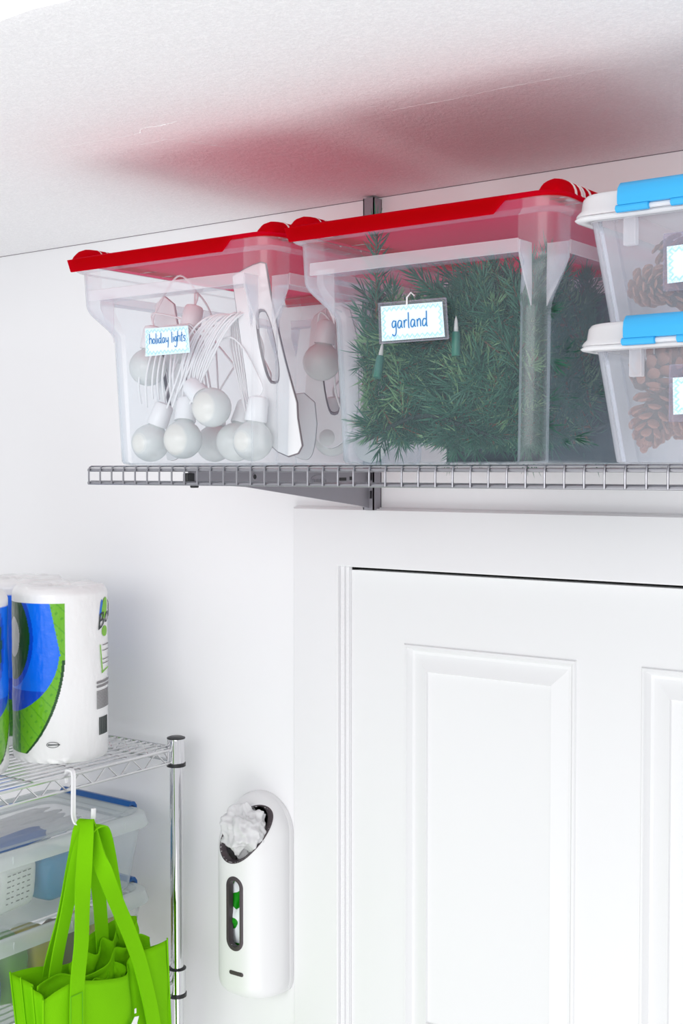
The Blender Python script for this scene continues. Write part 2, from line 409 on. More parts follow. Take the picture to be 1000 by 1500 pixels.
t = thing('shelf_bracket', 'grey tapering steel bracket under the left bin, hooked into the wall rail', 'bracket', (0, -.024, 2.139))
b = B()
poly = [(0.0, .003), (0.0, .072), (-.455, .072), (-.458, .066), (-.458, .058), (-.452, .056), (-.452, .05), (-.445, .05), (-.33, .044), (-.03, .008)]
n = len(poly)
b.add([(-.0015, y, z) for y, z in poly] + [(.0015, y, z) for y, z in poly],
      [tuple(range(n)), tuple(reversed(range(n, 2*n)))] + [(i, i+n, (i+1) % n + n, (i+1) % n) for i in range(n)])
b.box(-.006, .006, -.45, 0, .0705, .0735)
b.build('plate', M['steel'], t, smooth=False, bevel=.0006)
b = B(); b.box(-.004, .006, -.466, -.450, .052, .066); b.box(-.003, .005, -.452, -.44, .044, .052)
b.build('end_clip', M['black'], t, smooth=False, bevel=.0015)
# embossed oval stamp and lettering on the plate
b = B(); b.tube([(.0018, -.146 + .021*math.cos(a), .053 + .009*math.sin(a)) for a in [2*PI*k/40 for k in range(40)]], .0006, 6, closed=True)
b.build('embossed_oval', M['steel'], t)
b = B()
zz = [(-.163+.0011*i, .053 + .0028*math.sin(i*1.9)*(1 if i % 5 else .2)) for i in range(32)]
b.tube([(.0018, y, z) for y, z in zz], .00045, 5); b.tube([(.0018, -.162, .0505), (.0018, -.13, .0505)], .0004, 5)
b.build('embossed_lettering', M['steel'], t)
b = B(); b.box(.001, .0021, -.088, -.068, .052, .0575); b.build('slot', M['black'], t, smooth=False)
b = B(); b.box(.001, .0021, -.058, -.05, .053, .059); b.build('slot', M['black'], t, smooth=False)
b = B(); b.lathe([(.0001,0),(.004,0),(.004,.0006),(.0001,.0006)], 16, (.0015, -.31, .06), (1,0,0)); b.build('hole', M['black'], t, smooth=False)
b = B(); b.tube([(.0018, -.31+.0048*math.cos(a), .06+.0048*math.sin(a)) for a in [2*PI*k/20 for k in range(20)]], .0009, 6, closed=True)
b.build('hole_rim', M['steel'], t)

SX0, SX1 = -.199, 1.24
t = thing('wire_shelf', 'long grey wire shelf carrying the storage bins above the door', 'wire shelf', (SX0, -.5, 2.187))
L = SX1-SX0
def rail(y, z, r=.0026):
    b = B(); b.tube([(0,y,z),(.0008,y,z),(L-.0008,y,z),(L,y,z)], [r*.7, r, r, r*.7], 10); b.build('rail', M['wire'], t)
rail(0.003, .0225); rail(0.003, .0025, .0028); rail(.010, .0225, .0022); rail(.008, .0045, .0018)
for yy in (.12, .25, .37, .474): rail(yy, .0225, .0026)
wb = B()
wp = [(0, -.0012, .001), (0, -.0014, .012), (0, -.0012, .022), (0, .0005, .0265), (0, .004, .0278), (0, .1, .0278), (0, .25, .0278), (0, .4, .0278), (0, .477, .0278)]
wb.tube(wp, .00145, 7)
w0 = wb.build('cross_wire', M['wire'], t, loc=(.006, 0, 0))
for k in range(1, 57):
    o = inst(w0, 'cross_wire', t); o.location = (.006 + .0254*k, 0, 0)

# ------------------------------------------------------------------ red lidded bins
def sect(z):
    """corner half sizes, recess of the face behind the corner post, at height z"""
    if z < .188: return (.150 + z*.035, .205 + z*.04, .0035 + z*.006)
    if z < .243:
        k = (z-.188)/.055; e = k*k*(3-2*k); return (.1566 + .030*e, .2125 + .030*e, .0046 + .0235*e)
    return (.1866 + (z-.243)*.04, .2425 + (z-.243)*.04, None)
def outline(hx, hy, rec, z, pw, r=.021):
    pts = []
    hx_, hy_ = hx, hy
    for (sx, sy, a0) in ((1,1,0), (-1,1,PI/2), (-1,-1,PI), (1,-1,1.5*PI)):
        # before the arc: pilaster end on the incoming side; after: outgoing side
        if (sx, sy) == (1,1):   inc = [(hx-rec, hy-pw-.004), (hx, hy-pw)]; outg = [(hx-pw, hy), (hx-pw-.004, hy-rec)]
        elif (sx, sy) == (-1,1): inc = [(-hx+pw+.004, hy-rec), (-hx+pw, hy)]; outg = [(-hx, hy-pw), (-hx+rec, hy-pw-.004)]
        elif (sx, sy) == (-1,-1): inc = [(-hx+rec, -hy+pw+.004), (-hx, -hy+pw)]; outg = [(-hx+pw, -hy), (-hx+pw+.004, -hy+rec)]
        else: inc = [(hx-pw-.004, -hy+rec), (hx-pw, -hy)]; outg = [(hx, -hy+pw), (hx-rec, -hy+pw+.004)]
        pts += [(x, y, z) for x, y in inc]
        for k in range(6):
            a = a0 + PI/2*k/5
            pts.append((sx*(hx-r) + r*math.cos(a), sy*(hy-r) + r*math.sin(a), z))
        pts += [(x, y, z) for x, y in outg]
    return pts
def red_bin(label, x, y):
    t = thing('storage_bin', label, 'storage bin', (x, y, 2.2168), 0, 'clear bins with red lids on the shelf')
    b = B(); rings = []
    rings.append(outline(.140, .195, .003, 0.0, .024, .018)); rings.append(outline(.148, .203, .0035, .002, .026, .02))
    for i in range(11):
        z = .006 + .182*i/10; hx, hy, rec = sect(z); rings.append(outline(hx, hy, rec, z, .026))
    for i in range(1, 12):
        z = .188 + .055*i/12; hx, hy, rec = sect(z); rings.append(outline(hx, hy, rec, z, .026 + .016*i/12))
    z = .2430; rings.append(outline(.1866, .2425, .0275, z, .042)); rings.append(outline(.1866, .2425, .0275, .247, .042))
    rings.append(outline(.1868, .2427, .0003, .2475, .042))
    for z in (.262, .2635, .28, .290):
        hx, hy, _ = sect(z); rings.append(outline(hx, hy, 0.0003, z, .042))
    rings.append(outline(.197, .253, .0003, .2925, .042, .028)); rings.append(outline(.200, .256, .0003, .2945, .042, .03))
    rings.append(outline(.201, .257, .0003, .306, .042, .03)); rings.append(outline(.198, .254, .0003, .307, .042, .028))
    b.loft(rings, True, False)
    o = b.build('body', M['binclear'], t, ang=35); o.data.materials.append(M['bincorner'])
    nr = len(rings[0])
    for pi, pl in enumerate(o.data.polygons):
        if pi < nr*(len(rings)-1) and (pi % nr) % 10 != 9: pl.material_index = 1
    md = o.modifiers.new('wall', 'SOLIDIFY'); md.thickness = .0018; md.offset = -1
    # milky reinforcing band under the upper wall, between the corner posts
    b = B(); hz = .2475
    for (x0, x1, y0, y1) in ((-.166, .143, -.2445, -.2415), (-.166, .143, .2415, .2445), (-.1885, -.1855, -.199, .199), (.1855, .1885, -.199, .199)):
        b.box(x0, x1, y0, y1, hz, hz+.0165)
    b.build('reinforcing_band', M['binband'], t, smooth=False, bevel=.0012)
    # corner wings: solid looking gussets beside each corner post
    for sx in (-1, 1):
        for sy in (-1, 1):
            for ax in (0, 1):
                if ax == 0 and sx < 0: continue
                prof_ = [(.1866,.262),(.1866,.243),(.180,.230),(.170,.212),(.162,.198),(.1575,.188),(.1572,.214),(.158,.262)]
                vs = []
                for dd in (-.0009, .0009):
                    for (q, z) in prof_:
                        if ax == 0: vs.append(((.1445 if sx > 0 else -.167)+dd, sy*(.2435-(.1866-q)+.0005), z))
                        else: vs.append((sx*(q+.0005), sy*(.2005+dd), z))
                b = B(); nn = len(prof_)
                b.add(vs, [tuple(range(nn)), tuple(reversed(range(nn, 2*nn)))] + [(i, i+nn, (i+1) % nn+nn, (i+1) % nn) for i in range(nn)])
                b.build('corner_gusset', M['binband'], t, smooth=False)
    # lid
    b = B(); rings = []
    for (g, z, r) in ((.196, .3065, .026), (.203, .307, .031), (.2035, .3095, .031), (.201, .3125, .03), (.19, .3135, .025), (.18, .3105, .02), (.17, .3105, .02)):
        rings.append(rrect(g, g+.056, r, z))
    b.loft(rings, False, True)
    # front and back skirts with slanting ends
    for sy in (-1, 1):
        yy0, yy1 = sy*.2605, sy*.2575
        za, zb = .3105, .2915
        xa0, xa1, xb1, xb0 = -.196, .138, .118, -.188
        P8 = [(xb0,yy0,zb),(xb1,yy0,zb),(xa1,yy0,za),(xa0,yy0,za),(xb0,yy1,zb),(xb1,yy1,zb),(xa1,yy1,za),(xa0,yy1,za)]
        b.add(P8, [(0,1,2,3),(7,6,5,4),(0,4,5,1),(1,5,6,2),(2,6,7,3),(3,7,4,0)])
    b.build('lid', M['red'], t, ang=35, bevel=.0008)
    # side latch handles: rounded red ridge along both sides with clear hinge ribs
    for sx in (-1, 1):
        b = B(); rings = []
        ys = [-.252, -.249, -.243, -.234, -.225, -.215, .215, .225, .234, .243, .249, .252]
        hs = [.001, .010, .0165, .0205, .022, .0225, .0225, .022, .0205, .0165, .010, .001]
        for yv, h in zip(ys, hs):
            rings.append([(sx*.184 + .0165*math.cos(a)*(.55+.45*min(1,h/.02)), yv, .311 + h*math.sin(a)*.86) for a in [PI*k/10 for k in range(11)]])
        b.loft(rings, True, True)
        b.build('latch_handle', M['red'], t, ang=50)
        for yv in (-.212, -.196, -.190, -.172, -.10, -.05, .05, .10, .172, .19, .212):
            b = B()
            rr = [[(sx*.1845 + (.0172+e)*math.cos(a), yv+d, .3105 + (.0196+e)*math.sin(a)) for a in [PI*k/10 for k in range(11)]] for d, e in ((-.0018, .0), (-.0013, .0006), (.0013, .0006), (.0018, .0))]
            b.loft(rr, True, True)
            b.build('hinge_rib', M['milky'], t, ang=50)
    return t
bin1 = red_bin('clear bin with red lid full of white globe lights, leftmost on the shelf', .006, -.285)
bin2 = red_bin('clear bin with red lid packed with green garland, middle of the shelf', .430, -.285)
o1 = Vector((.006, -.285, 2.2168)); o2 = Vector((.430, -.285, 2.2168))
c = card(bin1, 'label_card', [Vector(p)-o1 for p in ((-.0715,-.4975,2.379),(.019,-.4975,2.380),(.015,-.4975,2.419),(-.0725,-.4975,2.4205))],
     .09, .04, 'holiday lights', .0152, .0095, .0175, .00068)
# garland tag in a clear sleeve, held by a white tie
sl = B(); sl.box(-.0725, .035, -.2165, -.2155, .1535, .2075)
TP = [Vector(p)-o2 for p in ((.3645,-.505,2.3745),(.4590,-.505,2.3745),(.4550,-.505,2.4180),(.3625,-.505,2.4190))]
slp = B(); ctr = sum(TP, Vector())/4
ring_o = [ctr + (p-ctr)*1.0 + Vector((.0045*(1 if p.x > ctr.x else -.9), 0, .0042*(1 if p.z > ctr.z else -.6))) for p in TP]
slp.add([p + Vector((0, -.0012, 0)) for p in ring_o] + [p + Vector((0, .0012, 0)) for p in ring_o], [(0,1,2,3), (7,6,5,4), (0,4,5,1), (1,5,6,2), (2,6,7,3), (3,7,4,0)])
tg = slp.build('tag_sleeve', M['clearwin'], bin2, smooth=False)
b = B()
for q0, q1 in zip(ring_o, ring_o[1:]+ring_o[:1]): b.tube([q0 + Vector((0,-.0014,0)), q1 + Vector((0,-.0014,0))], .0008, 6)
b.build('sleeve_edge', M['clearwin'], tg)
card(tg, 'label_card', [p + Vector((0, -.0022, 0)) for p in TP], .0945, .044, 'garland', .0190, .0165, .0150, .00080)
b = B(); b.tube([Vector(p)-o2 for p in ((.4035,-.5085,2.4165),(.4040,-.5090,2.427),(.4065,-.504,2.4335),(.4085,-.499,2.430))], [.0012,.0011,.001,.0009], 7)
b.build('cable_tie', M['zip'], bin2)

# ------------------------------------------------------------------ holiday lights in the first bin
def globe(parent, pos, d, r=.0290, cord=None):
    """a globe bulb at pos with its socket pointing along d"""
    d = Vector(d).normalized(); pos = Vector(pos)
    b = B(); pr = []
    for k in range(15):
        a = -PI/2 + (PI*.5 + 1.05)*k/14
        pr.append((max(.0002, r*math.cos(a)), r*math.sin(a)))
    pr += [(.012, r*.97), (.0105, r*1.06), (.0105, r*1.15)]
    b.lathe(pr, 28, pos, d); g = b.build('bulb', M['bulb'], parent, ang=60)
    b = B(); z0 = r*1.0
    b.lathe([(.0125,z0),(.0158,z0-.001),(.0163,z0+.001),(.0155,z0+.016),(.0150,z0+.030),(.0128,z0+.034),(.006,z0+.036),(.0001,z0+.036)], 24, pos, d)
    b.build('socket', M['whiteplastic'], parent, ang=40)
    return pos + d*(z0+.036)
def lights(label, bulbs, cords, grp='strings of globe lights in the left bin'):
    t = thing('string_light', label, 'string lights', (.006, -.285, 2.2195), 0)
    o = Vector((.006, -.285, 2.2195)); ends = []
    for p, d in bulbs: ends.append(globe(t, Vector(p)-o, d))
    for c_ in cords:
        b = B(); b.tube(smooth_path([Vector(p)-o for p in c_], 8), .0016, 6); b.build('cord', M['whiteplastic'], t)
    for a, q in zip(ends[:-1], ends[1:]):
        mid = (a+q)/2 + Vector((U(-.01,.01), .012, .05+U(0,.03)))
        b = B(); b.tube(smooth_path([a - Vector((0,0,.002)), a + Vector((0,.004,.02)), mid, q + Vector((0,.004,.02)), q], 8), .0016, 6); b.build('cord', M['whiteplastic'], t)
    return t
Z = 2.2510
coil = []
for k in range(13):
    dx = k*.0052
    coil.append([(-.055 + dx*.8 + U(-.012,.012), -.452+U(-.012,.004), 2.305+U(-.005,.01)), (-.035+dx*.9, -.462, 2.36), (-.018+dx*1.1, -.458, 2.408+U(-.004,.004)),
                 (.012+dx, -.45, 2.436+U(-.004,.004)), (.035+dx*.6, -.43, 2.432), (.03+dx, -.42, 2.39), (.05+dx*.6, -.425, 2.335), (.075+dx*.3, -.44, 2.30+U(-.01,.01))])
coil2 = []
for k in range(7):
    coil2.append([(-.13+k*.013, -.45, 2.30+U(0,.02)), (-.118+k*.012+U(-.004,.004), -.462, 2.35), (-.105+k*.010, -.455, 2.40), (-.085+k*.008, -.44, 2.43), (-.06+k*.005, -.42, 2.40), (-.05+k*.008, -.43, 2.33)])
lights('globe string lights with the white cord coiled in front', [((-.098,-.462,Z),(.30,.2,.95)), ((-.022,-.470,Z+.004),(-.1,.25,.95)), ((.036,-.470,Z+.050),(-.8,.15,.55)), ((.108,-.462,Z),(.1,.1,1))], coil)
lights('globe string lights hanging on the left behind the label', [((.047,-.430,Z),(.1,.3,.9)), ((-.125,-.44,2.414-.045),(.1,.1,1)), ((-.063,-.42,2.40),(.1,.2,.95)), ((-.05,-.37,Z),(-.2,.3,.9)), ((.02,-.36,Z+.03),(.4,.1,.9))], coil2)
lights('globe string lights deep at the back right of the left bin', [((.108,-.30,2.375),(.1,.1,1)), ((.13,-.2,2.25),(.2,0,1)), ((.09,-.25,2.26),(0,.1,1)), ((.10,-.12,2.28),(0,.3,1))], [[(.10,-.30,2.43),(.115,-.31,2.45),(.125,-.29,2.42),(.12,-.28,2.33),(.13,-.25,2.27)]])
# flat white cord winders
def winder(label, base, pts, hole, th, rz=0, tilt=0):
    """flat plate outline pts (x,z) with an oval hand hole (list of x,z) ; local origin base"""
    t = thing('cord_winder', label, 'cord winder', base, rz)
    k = len(hole)
    # bridge outline and hole with matched point counts
    P = []; cx = sum(p[0] for p in hole)/k; cz = sum(p[1] for p in hole)/k
    per = smooth_path([(x,0,z) for x, z in pts+[pts[0]]], 5)[:-1]
    def hit(a):      # outer point at angle a around the hole centre
        best = None
        d = Vector((math.cos(a), math.sin(a)))
        for i in range(len(per)):
            A = Vector((per[i].x-cx, per[i].z-cz)); Bq = Vector((per[(i+1) % len(per)].x-cx, per[(i+1) % len(per)].z-cz))
            e = Bq-A; den = d.x*e.y - d.y*e.x
            if abs(den) < 1e-9: continue
            s_ = (A.x*e.y - A.y*e.x)/den; u = (A.x*d.y - A.y*d.x)/den
            if s_ > 0 and -1e-6 <= u <= 1+1e-6 and (best is None or s_ > best): best = s_
        return (cx + d.x*(best or .02), cz + d.y*(best or .02))
    hs = [(x, z) for x, z in hole]; angs = [math.atan2(z-cz, x-cx) for x, z in hs]
    outer = [hit(a) for a in angs]
    b = B(); r = []
    for ring, y in ((hs, th/2), (hs, -th/2), (outer, -th/2), (outer, th/2), (hs, th/2)):
        r.append([(x, y, z) for x, z in ring])
    b.loft(r)
    b.build('plate', M['whiteplastic'], t, ang=30, bevel=.0008)
    e = B(); e.tube([(x, 0, z) for x, z in outer], .0019 if 'tall' in label else .0006, 6, closed=True); e.build('edge_seam', M['greymid'], t)
    h = B(); rr = [[(x*1+(x-cx)*s_, y, z+(z-cz)*s_) for x, z in hs] for s_, y in ((0.0, th/2+.0008), (.05, th/2+.0008), (.05, -th/2-.0008), (0.0, -th/2-.0008), (-.03, 0), (0.0, th/2+.0008))]
    h.loft(rr); h.build('hand_hole_rim', M['greymid'], t)
    t.rotation_euler = (tilt, 0, rz)
    return t
def stadium(cx, cz, hw, hh, sl=0, n=28):
    out = []
    for k in range(n):
        a = 2*PI*k/n; z = hh*math.sin(a); x = hw*(abs(math.cos(a))**.6)*(1 if math.cos(a) > 0 else -1)
        out.append((cx + x - z*sl, cz + z))
    return out
winder('tall white cord winder with an oval hand hole, leaning at the right front', (.1, -.44, 2.2225),
       [(-.045,.27),(-.01,.283),(.012,.285),(.018,.27),(.022,.24),(.045,.15),(.069,.075),(.068,.058),(.076,.03),(.070,.012),(.045,.008),(.015,.03),(-.01,.06),(-.02,.12)],
       stadium(.018, .165, .014, .052, .22), .005, .1)
winder('white cord winder with a dark hand slot standing at the far left', (-.12, -.40, 2.2225),
       [(-.03,.25),(.0,.26),(.03,.22),(.05,.10),(.045,.03),(.02,.004),(-.012,.01),(-.02,.06),(-.035,.15)],
       stadium(-.004, .135, .005, .055, .22), .005, -.15)
winder('white cord winder with a long dark hand hole beside the garland bin', (.103, -.27, 2.2225),
       [(-.03,.225),(.0,.24),(.035,.23),(.045,.15),(.04,.06),(.0,.02),(-.04,.06),(-.04,.13)],
       stadium(.0, .14, .013, .065, .1), .005, .35)
winder('low white cord winder lying in the right rear corner of the left bin', (.12, -.375, 2.2225),
       [(-.035,.085),(.0,.1),(.025,.095),(.033,.06),(.024,.008),(-.0,.006),(-.025,.03)],
       stadium(-.008, .055, .006, .018, .3), .004, .2)

# ------------------------------------------------------------------ garland
def sprig_mesh(seed, n=58, L=.085, nl=.024, pale=False):
    random.seed(seed); b = B()
    for k in range(n):
        s_ = (k+.5)/n; a = k*2.4 + U(-.3,.3)
        base = Vector((0, 0, L*s_)); tilt = U(.55, .95) if s_ < .9 else U(.1,.5)
        d = Vector((math.cos(a)*math.sin(tilt), math.sin(a)*math.sin(tilt), math.cos(tilt)))
        l = nl*U(.75,1.15); tip = base + d*l + Vector((U(-1,1), U(-1,1), U(-.5,1)))*.0015
        u = d.orthogonal().normalized()*.00105; v = d.cross(u).normalized()*.0006
        mid = base.lerp(tip, .55) + Vector((0,0,-.0012))
        b.add([base+u*.7, base-u*.7, mid+u+v, mid-u+v, mid-v, tip], [(0,1,3,2), (1,0,4), (0,2,4), (1,4,3), (2,3,5), (3,4,5), (4,2,5)])
    me_obj = b.build('needles', M['needle2'] if pale else M['needle'], smooth=False)
    me = me_obj.data; bpy.data.objects.remove(me_obj); return me
need = [sprig_mesh(10+i, 64, .075+.012*i, .024+.002*i, pale=(i in (1,))) for i in range(4)]
tb = B(); tb.tube([(0,0,-.01),(0.001,0,.03),(0,.001,.06),(0,0,.085)], [.0016,.0013,.0011,.0007], 5)
to = tb.build('twig', M['twig']); twig = to.data; bpy.data.objects.remove(to)
random.seed(21)
def garland(label, xr, yr, zr, n, wirepts, front=False):
    base = (.43, -.285, 2.2195)
    t = thing('pine_garland', label, 'garland', base, 0)
    o = Vector(base)
    b = B(); b.tube(smooth_path([Vector(p)-o for p in wirepts], 10), .0028, 7); b.build('stem', M['gwire'], t)
    for k in range(n):
        x, y, z = U(*xr), U(*yr), U(*zr)
        if front: y = yr[0] + (yr[1]-yr[0])*R()**1.6
        d = Vector((U(-1,1), U(-.8,.3), U(-.8,1.1))).normalized()
        # keep the sprig inside the bin
        p = Vector((x, y, z)); tip = p + d*.10
        p.z = max(p.z, 2.252)
        p.y = max(p.y, -.448); p.x = max(p.x, .300); tip.x = min(max(tip.x, .300), .552); tip.y = min(max(tip.y, -.452), -.11); tip.z = min(max(tip.z, 2.254), zr[1]+.025)
        d = (tip-p)
        if d.length < .02: d = Vector((0, 0, 1))
        q = Vector((0,0,1)).rotation_difference(d.normalized())
        sc = min(1.15, max(.6, d.length/.085))
        mw = Matrix.Translation(p-o) @ q.to_matrix().to_4x4() @ Matrix.Rotation(U(0,6.28), 4, 'Z') @ Matrix.Scale(sc, 4)
        s_ = bpy.data.objects.new('sprig', random.choice(need)); COL.objects.link(s_); s_.parent = t; s_.matrix_local = mw
        tw = bpy.data.objects.new('twig', twig); COL.objects.link(tw); tw.parent = s_
    return t
garland('green artificial pine garland coiled along the front of the middle bin', (.295,.555), (-.455,-.33), (2.240,2.415), 290,
        [(.30,-.45,2.25),(.40,-.46,2.28),(.52,-.45,2.25),(.55,-.42,2.32),(.45,-.44,2.35),(.33,-.42,2.33),(.32,-.38,2.41),(.45,-.40,2.42),(.54,-.4,2.40)], True)
garland('green artificial pine garland coiled along the right side and back of the middle bin', (.44,.56), (-.448,-.22), (2.240,2.43), 260,
        [(.54,-.15,2.25),(.56,-.25,2.27),(.55,-.38,2.25),(.56,-.42,2.34),(.54,-.3,2.38),(.55,-.2,2.36)])
garland('green pine garland end sticking up towards the lid of the middle bin', (.46,.50), (-.46,-.40), (2.40,2.435), 9,
        [(.48,-.42,2.36),(.485,-.43,2.40),(.49,-.44,2.45),(.485,-.44,2.465)])
garland('short green garland end poking up at the left of the middle bin', (.31,.34), (-.46,-.42), (2.395,2.43), 4,
        [(.33,-.42,2.33),(.325,-.44,2.40),(.315,-.44,2.44)])
b = B()
b.loft([rrect(.130, .085, .02, z) for z in (0, .215)] + [rrect(.125, .080, .02, .228), rrect(.10, .06, .02, .233)], True, True)
tag(b.build('storage_box', M['darkbox'], loc=(.436, -.185, 2.2192), ang=40), 'dark blue-black box standing behind the garland in the middle bin', 'box')
def mini(pos, tilt, label):
    t = thing('mini_light', label, 'mini light', pos, 0)
    t.rotation_euler = (tilt, 0, .1)
    b = B(); b.lathe([(.0001,0),(.0052,0),(.0058,.002),(.0055,.026),(.0045,.030),(.0001,.030)], 14); b.build('socket', mini_m, t)
    b = B(); b.lathe([(.0028,.028),(.003,.034),(.002,.044),(.0001,.050)], 10); b.build('bulb', M['bulb'], t)
mini_m = mat('green_socket', rgb(58, 112, 100), 0.4)
mini((.463, -.487, 2.352), 0, 'tiny clear bulb in a green socket right of the garland tag')
mini((.343, -.487, 2.33), -.3, 'tiny clear bulb in a green socket below left of the garland tag')

# ------------------------------------------------------------------ pine cones
random.seed(5)
scb = B()
# one woody scale: spoon shaped, thick tipped
ps = []
for (u, wv, h) in ((0, .0022, 0), (.007, .0046, .0006), (.013, .0062, .0022), (.0165, .0050, .0036), (.0180, .0016, .0040)):
    ps.append([(-wv, u, h-.0004), (0, u, h-.0014), (wv, u, h-.0004), (wv*.8, u, h+.0011), (0, u, h+.0019), (-wv*.8, u, h+.0011)])
scb.loft(ps, True, True)
so = scb.build('scale', M['cone'], ang=60); scale_me = so.data; bpy.data.objects.remove(so)
cb = B(); cb.lathe([(.0001,-.004),(.008,.0),(.012,.012),(.014,.03),(.011,.05),(.006,.066),(.0001,.074)], 14)
co = cb.build('core', M['conecore']); core_me = co.data; bpy.data.objects.remove(co)
def cone_(pos, rot, s_, label, grp, n=56, openness=1.0):
    t = thing('pine_cone', label, 'pine cone', pos, 0, grp); t.rotation_euler = rot
    t.scale = (s_, s_, s_)
    from mathutils import Euler
    t.location = Vector(pos) + Vector((0,0,.012)) - Euler(rot).to_matrix() @ Vector((0, 0, .036*s_))
    c0 = bpy.data.objects.new('core', core_me); COL.objects.link(c0); c0.parent = t
    for k in range(n):
        f = (k+.5)/n; a = k*2.39996; z = .068*f**.9
        rad = .010*math.sin(PI*min(1, f*.8+.2))*.9
        up = (1.15*f + .05)*openness + .1*(1-openness)
        if f > .8: up += .4
        sc = (.85 + .35*math.sin(PI*f*.9))*(1.2 - .55*f)
        m_ = Matrix.Rotation(a, 4, 'Z') @ Matrix.Translation((0, rad, z)) @ Matrix.Rotation(up, 4, 'X') @ Matrix.Scale(sc, 4)
        o = bpy.data.objects.new('scale', scale_me); COL.objects.link(o); o.parent = t; o.matrix_local = m_
def q3(): return (U(0,6.28), U(0,6.28), U(0,6.28))
gl, gu = 'pine cones in the lower blue-latched bin', 'pine cones in the upper blue-latched bin'
PL = [((.722,-.462,2.262),(2.6,.3,.4),1.15,'large pine cone against the front left corner of the lower right bin'),
 ((.768,-.458,2.262),(1.75,.25,.5),1.15,'pine cone below the tag of the lower right bin'),
 ((.728,-.462,2.322),(.4,.7,1.2),1.0,'open pine cone near the top left of the lower right bin'),
 ((.775,-.455,2.325),(1.2,-.4,2.2),1.0,'open pine cone behind the tag of the lower right bin'),
 ((.815,-.455,2.262),(.5,1.3,.2),1.05,'pine cone right of the tag of the lower right bin'),
 ((.735,-.40,2.262),(2.2,1.3,.2),1.05,'pine cone in the second row of the lower right bin'),
 ((.795,-.40,2.310),(.7,2.3,.2),1.05,'pine cone in the upper layer behind the tag of the lower right bin')]
for p, q, k, l in PL: cone_((p[0]-.008, p[1], p[2]-.003), q, k, l, gl)
PU = [((.722,-.465,2.408),(1.7,.3,.9),.95,'pine cone low at the front left of the upper right bin'),
 ((.762,-.465,2.408),(.5,.9,.2),.95,'pine cone low under the tag of the upper right bin'),
 ((.738,-.43,2.440),(2.4,.3,1.6),.9,'pine cone resting on the two front ones in the upper right bin'),
 ((.785,-.44,2.445),(.3,-.3,.2),.9,'pine cone rising behind the tag of the upper right bin'),
 ((.808,-.46,2.41),(1.3,2.3,.2),.95,'pine cone right of the tag of the upper right bin'),
 ((.735,-.38,2.41),(2.3,1.3,.2),.95,'pine cone in the second row of the upper right bin')]
for p, q, k, l in PU: cone_((p[0]-.008, p[1], p[2]), q, k, l, gu)

